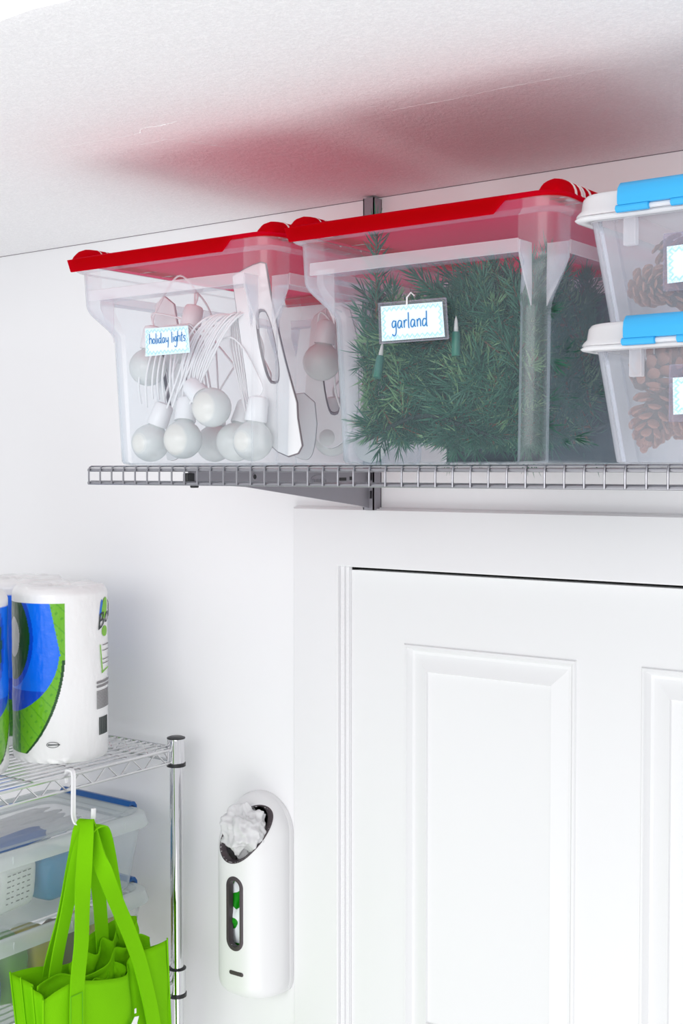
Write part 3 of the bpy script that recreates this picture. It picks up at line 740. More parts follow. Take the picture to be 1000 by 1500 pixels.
# ------------------------------------------------------------------ blue latch bins
def blue_bin(label, base, wid=.322, dep=.42, H=.150, word='Pinecones', tagz=.092):
    """origin at bottom centre; front faces -y; the left part of the front is a ribbed corner post"""
    t = thing('storage_bin', label, 'storage bin', base, 0, 'clear bins with blue latches on the shelf')
    hx, hy = wid/2, dep/2
    def ring(z, k, x0=.0, r=.016):
        ex, ey = hx-.036+k, hy-.03+k*.8
        p = []
        # rounded rect with a front (and back) inset centre panel and ribs near the corner
        rc = .0045 if .004 < z < H-.03 else (.001 if z < .003 else .0015)
        arcs = rrect(ex, ey, r, z, 4)
        ne = 5
        a1, a2, a3, a4 = arcs[0:5], arcs[5:10], arcs[10:15], arcs[15:20]
        pw = .031
        front = [(-ex+.0125, -ey), (-ex+.0135, -ey-.0014), (-ex+.0145, -ey), (-ex+pw, -ey), (-ex+pw+.0012, -ey+rc), (0, -ey+rc), (ex-pw-.0012, -ey+rc), (ex-pw, -ey)]
        back = [(ex-pw, ey), (ex-pw-.0012, ey-rc), (0, ey-rc), (-ex+pw+.0012, ey-rc), (-ex+pw, ey)]
        p = list(a1) + [(x, y, z) for x, y in back] + list(a2) + [(-ex, 0, z)] + list(a3) + [(x if abs(x) > 1e-9 else 0, y, z) for x, y in front] + list(a4) + [(ex, 0, z)]
        return p
    b = B(); rings = [ring(0, -.004), ring(.002, 0)]
    for i in range(7):
        z = .006 + (H-.022-.006)*i/6; rings.append(ring(z, .021*z/H))
    b.loft(rings, True, False)
    o = b.build('body', M['bluebin'], t, ang=30)
    md = o.modifiers.new('wall', 'SOLIDIFY'); md.thickness = .0016; md.offset = -1
    # tub rim
    b = B(); b.loft([rrect(hx-.016+e, hy-.014+e, .018, z) for e, z in ((0, H-.024), (.011, H-.023), (.013, H-.021), (.0115, H-.019), (.008, H-.017))], False, False)
    o = b.build('rim', M['milky'], t); md = o.modifiers.new('wall', 'SOLIDIFY'); md.thickness = .0016
    # catch tabs below the latch
    for s_ in (-1, 1):
        for xa in (-.098, .083):
            b = B(); b.box(xa, xa+.015, *sorted((s_*(hy-.022), s_*(hy-.012))), H-.054, H-.018); b.build('catch_tab', M['binband'], t, smooth=False, bevel=.0015)
    # lid
    b = B()
    b.loft([rrect(hx-.003+e, hy-.003+e, .03, z) for e, z in ((.001, H-.0175), (.0025, H-.0165), (.0015, H-.014), (-.0015, H-.010), (-.003, H+.002), (-.0055, H+.0065), (-.010, H+.008), (-.016, H+.0055), (-.022, H+.004))], False, True)
    b.build('lid', M['milky'], t, ang=50)
    # latches front and back: curved blue plate, two hinge barrels and a clear rod
    for s_ in (-1, 1):
        prof_ = [(hy-.012, H+.0085), (hy-.006, H+.0125), (hy+.0015, H+.012), (hy+.007, H+.006), (hy+.0085, H-.004), (hy+.008, H-.013), (hy+.0035, H-.0135), (hy+.001, H-.002), (hy-.003, H+.0075)]
        b = B(); rr = []
        for x, k in ((-.0965,.9), (-.095,1), (.095,1), (.0965,.9)):
            c0 = (hy, H)
            rr.append([(x, s_*(c0[0]+(y-c0[0])*k), c0[1]+(z-c0[1])*k) for y, z in prof_])
        b.loft(rr, True, True)
        lt = b.build('latch', M['blue'], t, ang=50)
        for (xa, xb) in ((-.099, -.060), (-.036, .036), (.060, .099)):
            b = B(); b.tube([(xa, s_*(hy+.0045), H-.0165), (xa+.001, s_*(hy+.0045), H-.0165), (xb-.001, s_*(hy+.0045), H-.0165), (xb, s_*(hy+.0045), H-.0165)], [.0028, .0044, .0044, .0028], 12)
            b.build('hinge_barrel', M['blue'], lt)
        b = B(); b.tube([(-.097, s_*(hy+.003), H-.0165), (.097, s_*(hy+.003), H-.0165)], .0028, 8); b.build('hinge_rod', M['milky'], lt)
    # tag in sleeve on the front
    yv = -(hy-.03+.021*.6*.8) + .0005
    y0 = yv - .0035
    b = B(); b.box(-.052, .062, y0-.0010, y0+.0010, tagz-.032, tagz+.030)
    tg = b.build('tag_sleeve', M['clearwin'], t, smooth=False)
    b = B(); b.tube([(-.052,y0-.0012,tagz-.031),(-.052,y0-.0012,tagz+.028)], .0007, 6); b.tube([(-.052,y0-.0012,tagz+.030),(.062,y0-.0012,tagz+.030)], .0006, 6); b.build('sleeve_edge', M['clearwin'], tg)
    card(tg, 'label_card', [(-.0470,y0-.002,tagz-.024),(.055,y0-.002,tagz-.021),(.055,y0-.002,tagz+.0185),(-.0480,y0-.002,tagz+.0160)], .1, .041, word, .0165, .0255, .0150, .0009)
    return t
blue_bin('clear bin of pine cones with a blue latch, lower of the stack at the right', (.808, -.328, 2.2168), tagz=.077)
blue_bin('clear bin of pine cones with a blue latch, upper of the stack at the right', (.800, -.328, 2.2168+.1545), tagz=.065, H=.141)

# ------------------------------------------------------------------ chrome wire rack
PX, PY = -.417, -.08
RX0, RY0 = -1.33, -.535
t = thing('wire_rack', 'chrome wire shelving rack standing against the wall at the left', 'shelving rack', (PX, PY, 0))
def post(x, y):
    b = B(); b.lathe([(.0001,.02),(.0127,.02),(.0127,1.688),(.011,1.69),(.0001,1.69)], 24, (x, y, 0)); p = b.build('post', M['chrome'], t)
    b = B(); b.lathe([(.0001,0),(.012,0),(.014,.006),(.009,.024),(.0001,.024)], 16, (x, y, 0)); b.build('foot', M['black'], p)
    return p
def collar(x, y, z):
    b = B(); b.lathe([(.0130,0),(.0168,.0),(.0172,.004),(.0166,.046),(.0172,.050),(.0130,.050)], 24, (x, y, z)); c_ = b.build('collar', M['chrome'], t)
    b = B(); b.lathe([(.0130,-.005),(.0185,-.005),(.0187,.002),(.0130,.002)], 24, (x, y, z)); b.build('collar_ring', M['black'], c_)
    b = B(); b.lathe([(.0128,0),(.0178,0),(.0178,.002),(.0128,.004)], 24, (x, y, z+.049)); b.build('collar_cap', M['black'], c_)
for (x, y) in ((0,0), (RX0-PX,0), (0,RY0-PY), (RX0-PX,RY0-PY)):
    post(x, y)
    for z in (.1, .66, 1.188, 1.640): collar(x, y, z)
dx, dy = RX0-PX, RY0-PY
rw = B(); rw.tube([(0,0,0),(0,dy+.01,0)], .0019, 6); rwm = rw.build('shelf_wire', M['rack'], t); first = True
for zt in (.135, .69, 1.215, 1.671):
    zz = zt
    for z_, r_ in ((zz-.0015, .0036), (zz-.027, .0030)):
        for (a, c_) in (((-.012,0),(dx+.012,0)), ((-.012,dy),(dx+.012,dy)), ((0,-.012),(0,dy+.012)), ((dx,-.012),(dx,dy+.012))):
            b = B(); b.tube([(a[0],a[1],z_),(c_[0],c_[1],z_)], r_, 8); b.build('rail', M['rack'], t)
    # zigzag truss under each long and short edge
    for (a, c_, n) in (((-.02,0),(dx+.02,0),34), ((-.02,dy),(dx+.02,dy),34), ((0,-.025),(0,dy+.025),13), ((dx,-.025),(dx,dy+.025),13)):
        p = []
        for i in range(n+1):
            f = i/n; x_ = a[0]+(c_[0]-a[0])*f; y_ = a[1]+(c_[1]-a[1])*f; z_ = zz-.004 if i % 2 else zz-.026
            for e in (-.12, .12):
                g_ = min(1, max(0, (i+e)/n)); p.append((a[0]+(c_[0]-a[0])*g_, a[1]+(c_[1]-a[1])*g_, z_ + (0)))
        b = B(); b.tube(p, .0017, 6); b.build('zigzag_brace', M['rack'], t)
    # cross bars and fine wires
    for k in range(1, 4):
        yy = dy*k/4; b = B(); b.tube([(0,yy,zz-.003),(dx,yy,zz-.003)], .0026, 6); b.build('cross_bar', M['rack'], t)
    for k in range(1, 44):
        x_ = -.0205*k
        if x_ < dx+.01: break
        if first: o = rwm; first = False
        else: o = inst(rwm, 'shelf_wire', t)
        o.location = (x_, -.004, zz+.0005)

# ------------------------------------------------------------------ paper towel packs
GR, GD, BL_, WH, PG = rgb(105, 178, 20), rgb(8, 70, 16), rgb(0, 110, 238), (0.86, 0.86, 0.86), rgb(150, 205, 60)
def towel_print(s_, z, H):
    """s_: arc length in metres around the pack (0 = left limb as printed), z: height; the swoosh print of the wrapper"""
    h = z/H
    zt = .925
    if h > zt or h < .05: return WH
    # right boundary of the whole swoosh
    if s_ < -0.09: return WH
    s_ = (s_-.014)/1.36
    edge = .098 if h > .62 else .098*math.sqrt(max(0, 1-((.62-h)/.64)**1.75))
    if s_ > edge: return WH
    if s_ > edge - .004 and h < .6: return GD
    inner = edge - .006 - .014*(h-.62)/.3 if h > .62 else .090*math.sqrt(max(0, 1-((.64-h)/.36)**2)) if h > .28 else -1
    if h > .28 and s_ < inner:
        # blue field with a dark green oval at the left
        e = ((s_-.012)/.036)**2 + ((h-.72)/.25)**2
        if e < .22: return rgb(190, 190, 186)
        if e < 1: return GD
        return rgb(0, 70, 200) if (h < .42 or e < 1.35) else BL_
    # green band with lighter key-like marks
    if .30 < ((s_*34+h*8) % 1) < .38 or (((s_*70-h*16) % 1) < .3 and ((s_*34+h*8) % 1) > .8): return rgb(82, 160, 16)
    if s_ < .03 and h < .3: return rgb(50, 130, 18)
    return GR
def towel(label, pos, rz, r=.088, H=.317, n=400, nz=300, print_=True):
    t = thing('paper_towel_roll', label, 'paper towels', pos, rz, 'wrapped paper towel rolls on the rack')
    b = B(); rings = []; cols = []
    for j in range(nz+1):
        z = H*(j/nz)
        e = 1.0
        if z < .012: e = 1 - .035*(1-z/.012)**2
        if z > H-.012: e = 1 - .06*((z-H+.012)/.012)**2
        ring = []
        for i in range(n):
            a = 2*PI*i/n
            wr = 1 + .012*noise.noise(Vector((math.cos(a)*3, math.sin(a)*3, z*22))) + .004*noise.noise(Vector((math.cos(a)*14, math.sin(a)*14, z*60)))
            ring.append((r*e*wr*math.cos(a), r*e*wr*math.sin(a), z))
            s_ = (a - PI)*r      # a = PI is the start of the print
            cols.append(towel_print(s_, z, H) if print_ else WH)
        rings.append(ring)
    b.loft(rings, True, False)
    # gathered film on top
    for (f, dz) in ((.90, .004), (.6, .0035), (.34, .004), (.26, -.001), (.24, -.02)):
        ring = []
        for i in range(n):
            a = 2*PI*i/n; k = .003*noise.noise(Vector((math.cos(a)*4, math.sin(a)*4, f*6)))
            ring.append((r*f*math.cos(a), r*f*math.sin(a), H+dz+k)); cols.append(WH)
        rings.append(ring)
    b = B(); b.loft(rings, True, True)
    o = b.build('wrapped_roll', M['film'], t, ang=60)
    at = o.data.color_attributes.new('print', 'FLOAT_COLOR', 'POINT')
    at.data.foreach_set('color', [c for q in cols for c in (*q, 1)])
    return t
M['film'] = attr_mat('printed_plastic_film', .28)
def wrap(parent, shapes, m, name, r, off=.0008):
    """shapes: list of polygons [(s,z)...] laid on a cylinder of radius r; s = arc length from angle 0"""
    b = B()
    for poly in shapes:
        cy = lambda s_, z: ((r+off)*math.cos(s_/r), (r+off)*math.sin(s_/r), z)
        if len(poly) == 4:      # strip along the arc so that it follows the round surface
            (a0, z0), (a1, z1), (a2, z2), (a3, z3) = poly; m_ = 8
            vs = [cy(a0+(a1-a0)*i/m_, z0+(z1-z0)*i/m_) for i in range(m_+1)] + [cy(a3+(a2-a3)*i/m_, z3+(z2-z3)*i/m_) for i in range(m_+1)]
            b.add(vs, [(i, i+1, m_+2+i, m_+1+i) for i in range(m_)]); continue
        vs = [cy(s_, z) for s_, z in poly]
        b.add(vs, [tuple(range(len(vs)))])
    o = b.build(name, m, parent, smooth=False)
    md = o.modifiers.new('th', 'SOLIDIFY'); md.thickness = .0004; md.offset = 0
    return o
RP = (-.5485, -.2546, 1.6735)
rz_ = math.radians(49.1)
# print starts at the limb facing screen-left (angle pi in roll space), so roll space x axis = camera right
roll = towel('white paper towel roll with blue and green swoosh print, nearest the rack corner post', RP, rz_)
M['logo'] = mat('dark_print', rgb(40, 52, 50), 0.4); M['logogreen'] = mat('green_print', rgb(120, 190, 20), 0.4)
M['logogrey'] = mat('grey_print', rgb(128, 126, 128), 0.5); M['logoblue'] = mat('blue_print', rgb(20, 110, 210), 0.4)
r_ = .0886
def s_of(px):    # arc length where the print sits, measured from the screen-right limb (angle 0) towards the viewer (negative angle)
    return -r_*math.acos(max(-1, min(1, (px-89)/69.0)))
def blob(cs, cz, ws, wz, n=20, rot=0): return [(cs + ws*math.cos(2*PI*k/n) - rot*wz*math.sin(2*PI*k/n), cz + wz*math.sin(2*PI*k/n)) for k in range(n)]
def zpx(py): return 2.21 - (py-688)*2.34/1850 - 1.6735
wrap(roll, [blob(s_of(152), zpx(892), .011, .020, rot=-.25), blob(s_of(152), zpx(926), .011, .010)], M['logogreen'], 'green_emblem', r_)
wrap(roll, [blob(s_of(147), zpx(893), .004, .018, rot=-.2)], M['logoblue'], 'blue_emblem', r_, .0006)
# lettering: built from the bundled font and bent round the roll
def glyph_wrap(parent, text, size, s0, z0, shear, m, name, off, tiltz=0):
    cu = bpy.data.curves.new('txt', 'FONT'); cu.body = text; cu.size = size; cu.extrude = .0002; cu.resolution_u = 2; cu.shear = shear
    ob = bpy.data.objects.new('txt', cu); COL.objects.link(ob)
    dg = bpy.context.evaluated_depsgraph_get(); dg.update()
    me = bpy.data.meshes.new_from_object(ob.evaluated_get(dg)); bpy.data.objects.remove(ob)
    for v in me.vertices:
        s_ = s0 + v.co.x; z = z0 + v.co.y + v.co.x*tiltz; rr = r_ + off + v.co.z
        v.co = (rr*math.cos(s_/r_), rr*math.sin(s_/r_), z)
    me.materials.append(m); me.name = name
    o = bpy.data.objects.new(name, me); COL.objects.link(o); o.parent = parent; return o
glyph_wrap(roll, 'Bounty', .040, s_of(141), zpx(924), .15, M['logo'], 'logo_lettering', .0014, .42)
lines = []
for k, py in enumerate((947, 955, 968, 974)): lines.append([(s_of(149), zpx(py)), (s_of(157.5), zpx(py)), (s_of(157.5), zpx(py)+.0014), (s_of(149), zpx(py)+.0014)])
wrap(roll, lines, M['logogrey'], 'small_print', r_)
lines = [[(s_of(140), zpx(py)), (s_of(157.5), zpx(py-1)), (s_of(157.5), zpx(py-1)+.0042), (s_of(140), zpx(py)+.0042)] for py in (1002, 1008)]
for k in range(13): lines.append([(s_of(140), zpx(1014+k*2.1)), (s_of(157), zpx(1013+k*2.1)), (s_of(157), zpx(1013+k*2.1)+.0015), (s_of(140), zpx(1014+k*2.1)+.0015)])
wrap(roll, lines, M['logogrey'], 'ingredient_text', r_)
bars = []; sp = s_of(143)
for k in range(15):
    wd = (.0008, .0015, .0006, .0019)[k % 4]; bars.append([(sp, zpx(1078)), (sp+wd, zpx(1078)), (sp+wd, zpx(1052)), (sp, zpx(1052))]); sp += wd+.0011
wrap(roll, bars, M['logo'], 'barcode', r_)
gl_ = [(s_of(146), zpx(945)), (s_of(149), zpx(985)), (s_of(157), zpx(981)), (s_of(157), zpx(983)), (s_of(148), zpx(988)), (s_of(145), zpx(945))]
wrap(roll, [[gl_[0], gl_[5], gl_[4], gl_[1]], [gl_[1], gl_[4], gl_[3], gl_[2]]], M['logogreen'], 'green_outline', r_)
ov = B(); sc_, zc_ = s_of(78), zpx(1084)
ov.tube([((r_+.001)*math.cos((sc_+.011*math.cos(a))/r_), (r_+.001)*math.sin((sc_+.011*math.cos(a))/r_), zc_+.005*math.sin(a)) for a in [2*PI*k/30 for k in range(30)]], .0005, 5, closed=True)
ov.build('oval_mark', M['logo'], roll)
wrap(roll, [[(sc_-.009, zc_-.0012), (sc_+.013, zc_-.0006), (sc_+.013, zc_+.0008), (sc_-.009, zc_+.001)]], M['logo'], 'oval_lettering', r_)
towel('white paper towel roll standing at the back against the wall, mostly hidden', (-.735, -.195, 1.6735), 2.9, n=120, nz=100)
towel('white paper towel roll nearest the camera, cut by the left edge', (-.590, -.455, 1.6735), rz_+1.79, n=140, nz=120, r=.088)

# ------------------------------------------------------------------ clear bins on the rack
def rack_bin(label, base, hx, hy, H, lidblue=True):
    t = thing('storage_bin', label, 'storage bin', base, 0, 'clear bins stacked on the rack')
    b = B(); rings = [rrect(hx-.034, hy-.034, .025, 0), rrect(hx-.028, hy-.028, .03, .003)]
    for i in range(6): rings.append(rrect(hx-.028+.016*i/5, hy-.028+.016*i/5, .03, .003+(H-.023)*i/5))
    b.loft(rings, True, False)
    o = b.build('body', M['rackbin'], t, ang=40); md = o.modifiers.new('wall', 'SOLIDIFY'); md.thickness = .0016
    b = B(); b.loft([rrect(hx+e, hy+e, .035, z) for e, z in ((-.012, H-.026), (-.001, H-.025), (.001, H-.021), (-.003, H-.006), (-.004, H), (-.009, H+.003), (-.018, H+.002), (-.026, H-.006))], False, False)
    o = b.build('rim', M['rackrim'], t, ang=50); md = o.modifiers.new('wall', 'SOLIDIFY'); md.thickness = .0014
    for k in (-.62, 0, .62):
        b = B(); b.box(hx-.002, hx+.0005, hy*k-.001, hy*k+.001, H-.024, H-.004); b.build('rim_rib', M['rackrim'], t, smooth=False)
    b = B(); rings = []
    b.loft([rrect(hx+e, hy+e, .03, z) for e, z in ((-.017, H+.001), (-.020, H+.005), (-.03, H+.006), (-.036, H-.001), (-.05, H-.001))], False, True)
    b.build('lid', M['rackbin'], t, ang=40)
    for s_ in (-1, 1):
        b = B(); pf = [(hy-.02, H+.005), (hy-.012, H+.013), (hy-.003, H+.012), (hy+.003, H+.004), (hy+.004, H-.012), (hy+.001, H-.013), (hy-.001, H+.001), (hy-.008, H+.006)]
        b.loft([[(x, s_*y, z) for y, z in pf] for x in (-hx+.05, hx-.055)], True, True)
        b.build('latch', M['dblue'], t, ang=50)
    return t
BXc, BYc = -.632, -.292
rack_bin('clear bin with dark blue latches, upper of the two stacked on the rack', (BXc, BYc, 1.3905), .155, .215, .145)
rack_bin('clear bin of yellow and blue packets, lower of the two stacked on the rack', (BXc, BYc, 1.2180), .155, .215, .165)
def packet(name, label, cat, pos, size, m, rot=(0,0,0), seed=0, crease=.12, p=3.0, grp=None):
    b = B(); n1, n2 = 26, 18; rings = []
    for j in range(n2+1):
        v = -PI/2 + PI*j/n2; ring = []
        for i in range(n1):
            u = 2*PI*i/n1
            def sp_(c, e): return math.copysign(abs(c)**e, c)
            e = 2/p
            x, y, z = sp_(math.cos(v), e)*sp_(math.cos(u), e), sp_(math.cos(v), e)*sp_(math.sin(u), e), sp_(math.sin(v), e)
            k = 1 + crease*noise.noise(Vector((x*2.2+seed, y*2.2, z*2.2+seed*3)))
            ring.append((x*size[0]*k, y*size[1]*k, z*size[2]*k))
        rings.append(ring)
    b.loft(rings, True, True)
    o = b.build(name, m, None, ang=60, loc=pos); o.rotation_euler = rot
    return tag(o, label, cat, grp)
M['pkwhite'] = mat('white_packet', (0.82, 0.84, 0.83), 0.4, nscale=30, nstr=0.4, ndist=.003)
M['pkblue'] = mat('blue_packet', rgb(50, 140, 190), 0.4, nscale=30, nstr=0.3, ndist=.003)
M['pkdblue'] = mat('deep_blue_packet', rgb(10, 84, 160), 0.4, nscale=30, nstr=0.3, ndist=.003)
M['pkyel'] = mat('yellow_packet', rgb(190, 172, 50), 0.5, nscale=30, nstr=0.3, cvar=.2, ndist=.003)
M['pkgreen'] = mat('green_packet', rgb(104, 158, 60), 0.5, nscale=30, nstr=0.3, cvar=.2, ndist=.003)
M['pkbrown'] = mat('brown_packet', rgb(110, 90, 72), 0.6, nscale=30, nstr=0.3, ndist=.003)
zA, zB = 1.394, 1.2215
packet('packet', 'rounded white packet at the left of the upper rack bin', 'packet', (-.582,-.445,zA+.052), (.06,.030,.048), M['pkwhite'], seed=1)
pk = packet('packet', 'white packet with rows of faint text leaning in the upper rack bin', 'packet', (-.590,-.36,zA+.056), (.045,.050,.048), M['pkwhite'], (0,.1,.1), seed=2, crease=.05, p=5)
tb_ = B()
for k in range(6):
    for q in range(5): tb_.box(.0455, .0462, -.034+q*.0125, -.034+q*.0125+.008*(.5+R()*.6), .028-k*.0105, .0298-k*.0105)
tb_.build('faint_text', M['logogrey'], pk, smooth=False)
packet('packet', 'flat pale blue packet behind the bag handles in the upper rack bin', 'packet', (-.590,-.25,zA+.045), (.05,.05,.042), M['pkblue'], seed=3, p=5)
packet('packet', 'sky blue packet near the wall end of the upper rack bin', 'packet', (-.60,-.150,zA+.036), (.05,.044,.034), M['pkblue'], seed=4)
packet('packet', 'flat deep blue sleeve lying under the lid of the upper rack bin', 'packet', (-.590,-.36,zA+.121), (.022,.088,.011), M['pkdblue'], (.12,0,-.15), seed=5, p=4)
for k in range(6):
    packet('folded_bag', ('first', 'second', 'third', 'fourth', 'fifth', 'sixth')[k] + ' folded grey-white plastic bag from the right under the lid of the upper rack bin', 'plastic bag', (-.615-.023*k,-.29,zA+.110), (.010,.150,.012), M['bagfilm'], (0,.3,U(-.05,.05)), seed=6+k, crease=.5, grp='folded plastic bags under the lid')
packet('packet', 'blue packet at the left of the lower rack bin', 'packet', (-.582,-.44,zB+.055), (.06,.035,.05), M['pkdblue'], seed=11)
packet('packet', 'green packet with a crinkled top in the lower rack bin', 'packet', (-.590,-.365,zB+.068), (.05,.034,.064), M['pkgreen'], seed=12)
packet('packet', 'yellow packet standing right of the green packet in the lower rack bin', 'packet', (-.590,-.29,zB+.062), (.05,.034,.058), M['pkyel'], seed=13, p=5)
packet('packet', 'brown packet behind the bag opening in the lower rack bin', 'packet', (-.590,-.225,zB+.06), (.05,.028,.056), M['pkbrown'], seed=14)
packet('packet', 'yellow packet at the wall end of the lower rack bin', 'packet', (-.590,-.15,zB+.058), (.05,.038,.054), M['pkyel'], seed=15, p=5)

# ------------------------------------------------------------------ hook and tote bag
t = thing('hook', 'white flat plastic hook hanging over the rack rail holding the green bag', 'hook', (-.410, -.352, 1.590))
hp = [(-.010,0,.066), (-.0125,0,.074), (-.0095,0,.0875), (-.002,0,.090), (.006,0,.086), (.0065,0,.06), (.006,0,.03), (.0065,0,.008), (.011,.003,-.004), (.021,.008,-.009), (.031,.014,-.005), (.036,.018,.004), (.037,.019,.024)]
b = B(); pp = smooth_path(hp, 6); b.ribbon(pp, [(0,1,0)]*len(pp), .0085, .0045)
b.build('hook_body', M['whiteplastic'], t, ang=50, bevel=.0012)

bagz = 1.02
t = thing('tote_bag', 'bright green fabric tote bag hanging from the white hook on the rack', 'tote bag', (-.36, -.32, bagz))
to_ = Vector((-.36, -.32, bagz))
def sheet(name, top, bot, thick=.0012, m=None, amp=.004, nu=40, nv=30, seed=0):
    """cloth panel between a top polyline and a bottom polyline"""
    m = m or M['green']; T = smooth_path(top, 8); Bt = smooth_path(bot, 8)
    def samp(P, f):
        x = f*(len(P)-1); i = min(int(x), len(P)-2); return P[i].lerp(P[i+1], x-i)
    vs = []
    for j in range(nv+1):
        v = j/nv
        for i in range(nu+1):
            u = i/nu; p = samp(T, u).lerp(samp(Bt, u), v)
            k = noise.noise(Vector((u*5+seed, v*3, seed))) * amp + noise.noise(Vector((u*14+seed, v*8, seed*2))) * amp*.25
            vs.append(p - to_ + Vector((k*min(1, v*4+.35), k*.3, 0)))
    fs = [(j*(nu+1)+i, (j+1)*(nu+1)+i, (j+1)*(nu+1)+i+1, j*(nu+1)+i+1) for j in range(nv) for i in range(nu)]
    b = B(); b.add(vs, fs); o = b.build(name, m, t, ang=60)
    md = o.modifiers.new('cloth', 'SOLIDIFY'); md.thickness = thick
    return o
FT = [(-.350,-.468,1.322), (-.343,-.44,1.333), (-.340,-.405,1.337), (-.338,-.35,1.3215), (-.343,-.285,1.308), (-.358,-.268,1.325), (-.352,-.258,1.336), (-.346,-.22,1.337), (-.350,-.176,1.337)]
FB = [(-.350,-.470,1.02), (-.335,-.44,1.02), (-.33,-.40,1.02), (-.328,-.34,1.02), (-.33,-.28,1.02), (-.335,-.262,1.02), (-.335,-.25,1.02), (-.34,-.21,1.02), (-.350,-.160,1.02)]
sheet('front_panel', FT, FB, seed=1, amp=.005)
BT = [(-.432,-.470,1.350), (-.43,-.42,1.345), (-.425,-.34,1.33), (-.43,-.30,1.36), (-.43,-.26,1.37), (-.43,-.215,1.375), (-.430,-.175,1.365)]
BB = [(-.375,-.47,1.02), (-.37,-.42,1.02), (-.37,-.34,1.02), (-.37,-.30,1.02), (-.37,-.26,1.02), (-.37,-.21,1.02), (-.375,-.165,1.02)]
sheet('back_panel', BT, BB, seed=2, amp=.006)
GL = [(-.350,-.468,1.322), (-.372,-.452,1.322), (-.385,-.462,1.333), (-.402,-.446,1.330), (-.418,-.458,1.340), (-.432,-.470,1.350)]
GLb = [(-.350,-.470,1.02), (-.352,-.44,1.02), (-.356,-.452,1.02), (-.362,-.436,1.02), (-.368,-.458,1.02), (-.375,-.470,1.02)]
sheet('left_gusset', GL, GLb, seed=3, amp=.003)
GRr = [(-.350,-.176,1.337), (-.375,-.195,1.325), (-.395,-.205,1.328), (-.415,-.19,1.335), (-.435,-.175,1.365)]
GRb = [(-.350,-.160,1.02), (-.355,-.18,1.02), (-.36,-.19,1.02), (-.368,-.175,1.02), (-.375,-.165,1.02)]
sheet('right_gusset', GRr, GRb, seed=4, amp=.003)
# piping at the corner seams
for (q0, q1) in (((-.349,-.469,1.325), (-.349,-.471,1.02)), ((-.385,-.463,1.336), (-.356,-.454,1.02)), ((-.418,-.460,1.343), (-.368,-.459,1.02)), ((-.432,-.471,1.353), (-.375,-.471,1.02)), ((-.350,-.175,1.340), (-.350,-.159,1.02))):
    b = B(); b.ribbon([Vector(q0)-to_, Vector(q0).lerp(Vector(q1), .3)-to_, Vector(q1)-to_], [(1,-1,0)]*3, .006, .0022); b.build('seam_piping', M['green'], t)
# a second bag folded inside
sheet('inner_fold', [(-.380,-.455,1.335), (-.385,-.40,1.338), (-.375,-.36,1.322), (-.372,-.31,1.325), (-.385,-.275,1.345), (-.375,-.25,1.34), (-.385,-.215,1.352), (-.38,-.19,1.340)],
      [(-.38,-.45,1.235), (-.385,-.40,1.235), (-.38,-.36,1.235), (-.38,-.31,1.235), (-.385,-.27,1.235), (-.375,-.25,1.235), (-.385,-.21,1.235), (-.38,-.18,1.235)], seed=7, amp=.012)
sheet('inner_fold', [(-.41,-.36,1.335), (-.405,-.33,1.350), (-.395,-.305,1.340), (-.41,-.28,1.360), (-.40,-.262,1.350), (-.415,-.24,1.365), (-.405,-.21,1.362), (-.41,-.195,1.372)],
      [(-.41,-.36,1.235), (-.405,-.33,1.235), (-.40,-.305,1.235), (-.41,-.28,1.235), (-.40,-.26,1.235), (-.41,-.24,1.235), (-.405,-.21,1.235), (-.41,-.195,1.235)], seed=9, amp=.014)
sheet('inner_fold', [(-.365,-.36,1.300), (-.372,-.335,1.312), (-.365,-.31,1.305), (-.378,-.29,1.325), (-.366,-.272,1.318), (-.37,-.262,1.30)],
      [(-.365,-.36,1.235), (-.37,-.335,1.235), (-.365,-.31,1.235), (-.375,-.29,1.235), (-.366,-.27,1.235), (-.37,-.26,1.235)], seed=12, amp=.016)
# handles
def handle(A, Bp, top, wA, name='handle', wmid=.026):
    """A: list bottom-left to top, Bp: list top to bottom-right"""
    pts = smooth_path(list(A) + [top] + list(Bp), 7); n_ = len(pts); dirs = []; wd = []
    for i, p in enumerate(pts):
        f = min(1, max(0, (p.z-1.44)/.14)); f = f*f*(3-2*f)
        dirs.append(Vector((f*.75, (1-f*.45), -.05)).normalized() if abs(p.y-top[1]) > .012 else Vector((.9, .15, 0)))
        wd.append(wA*(1-f)+wmid*f)
    # smooth the directions
    for _ in range(4):
        dirs = [dirs[max(0,i-1)]*.25+dirs[i]*.5+dirs[min(n_-1,i+1)]*.25 for i in range(n_)]
    b = B(); b.ribbon([p-to_ for p in pts], dirs, wd, .0028); return b.build(name, M['green'], t, ang=60)
handle([(-.337,-.412,1.02), (-.334,-.410,1.20), (-.336,-.406,1.326), (-.345,-.388,1.40), (-.358,-.372,1.49), (-.366,-.356,1.575)],
       [(-.358,-.330,1.52), (-.350,-.305,1.45), (-.342,-.275,1.375), (-.336,-.254,1.31), (-.330,-.232,1.21), (-.331,-.215,1.10), (-.334,-.205,1.02)], (-.376,-.342,1.592), .031)
handle([(-.428,-.392,1.25), (-.426,-.391,1.327), (-.408,-.372,1.43), (-.392,-.358,1.53), (-.388,-.350,1.578)],
       [(-.388,-.324,1.55), (-.398,-.300,1.458), (-.415,-.275,1.340), (-.418,-.270,1.25)], (-.386,-.337,1.590), .029)
handle([(-.40,-.405,1.25), (-.402,-.398,1.335), (-.39,-.375,1.46), (-.378,-.356,1.56)],
       [(-.372,-.306,1.56), (-.385,-.276,1.47), (-.408,-.232,1.36), (-.415,-.21,1.30)], (-.366,-.330,1.584), .026, wmid=.022)
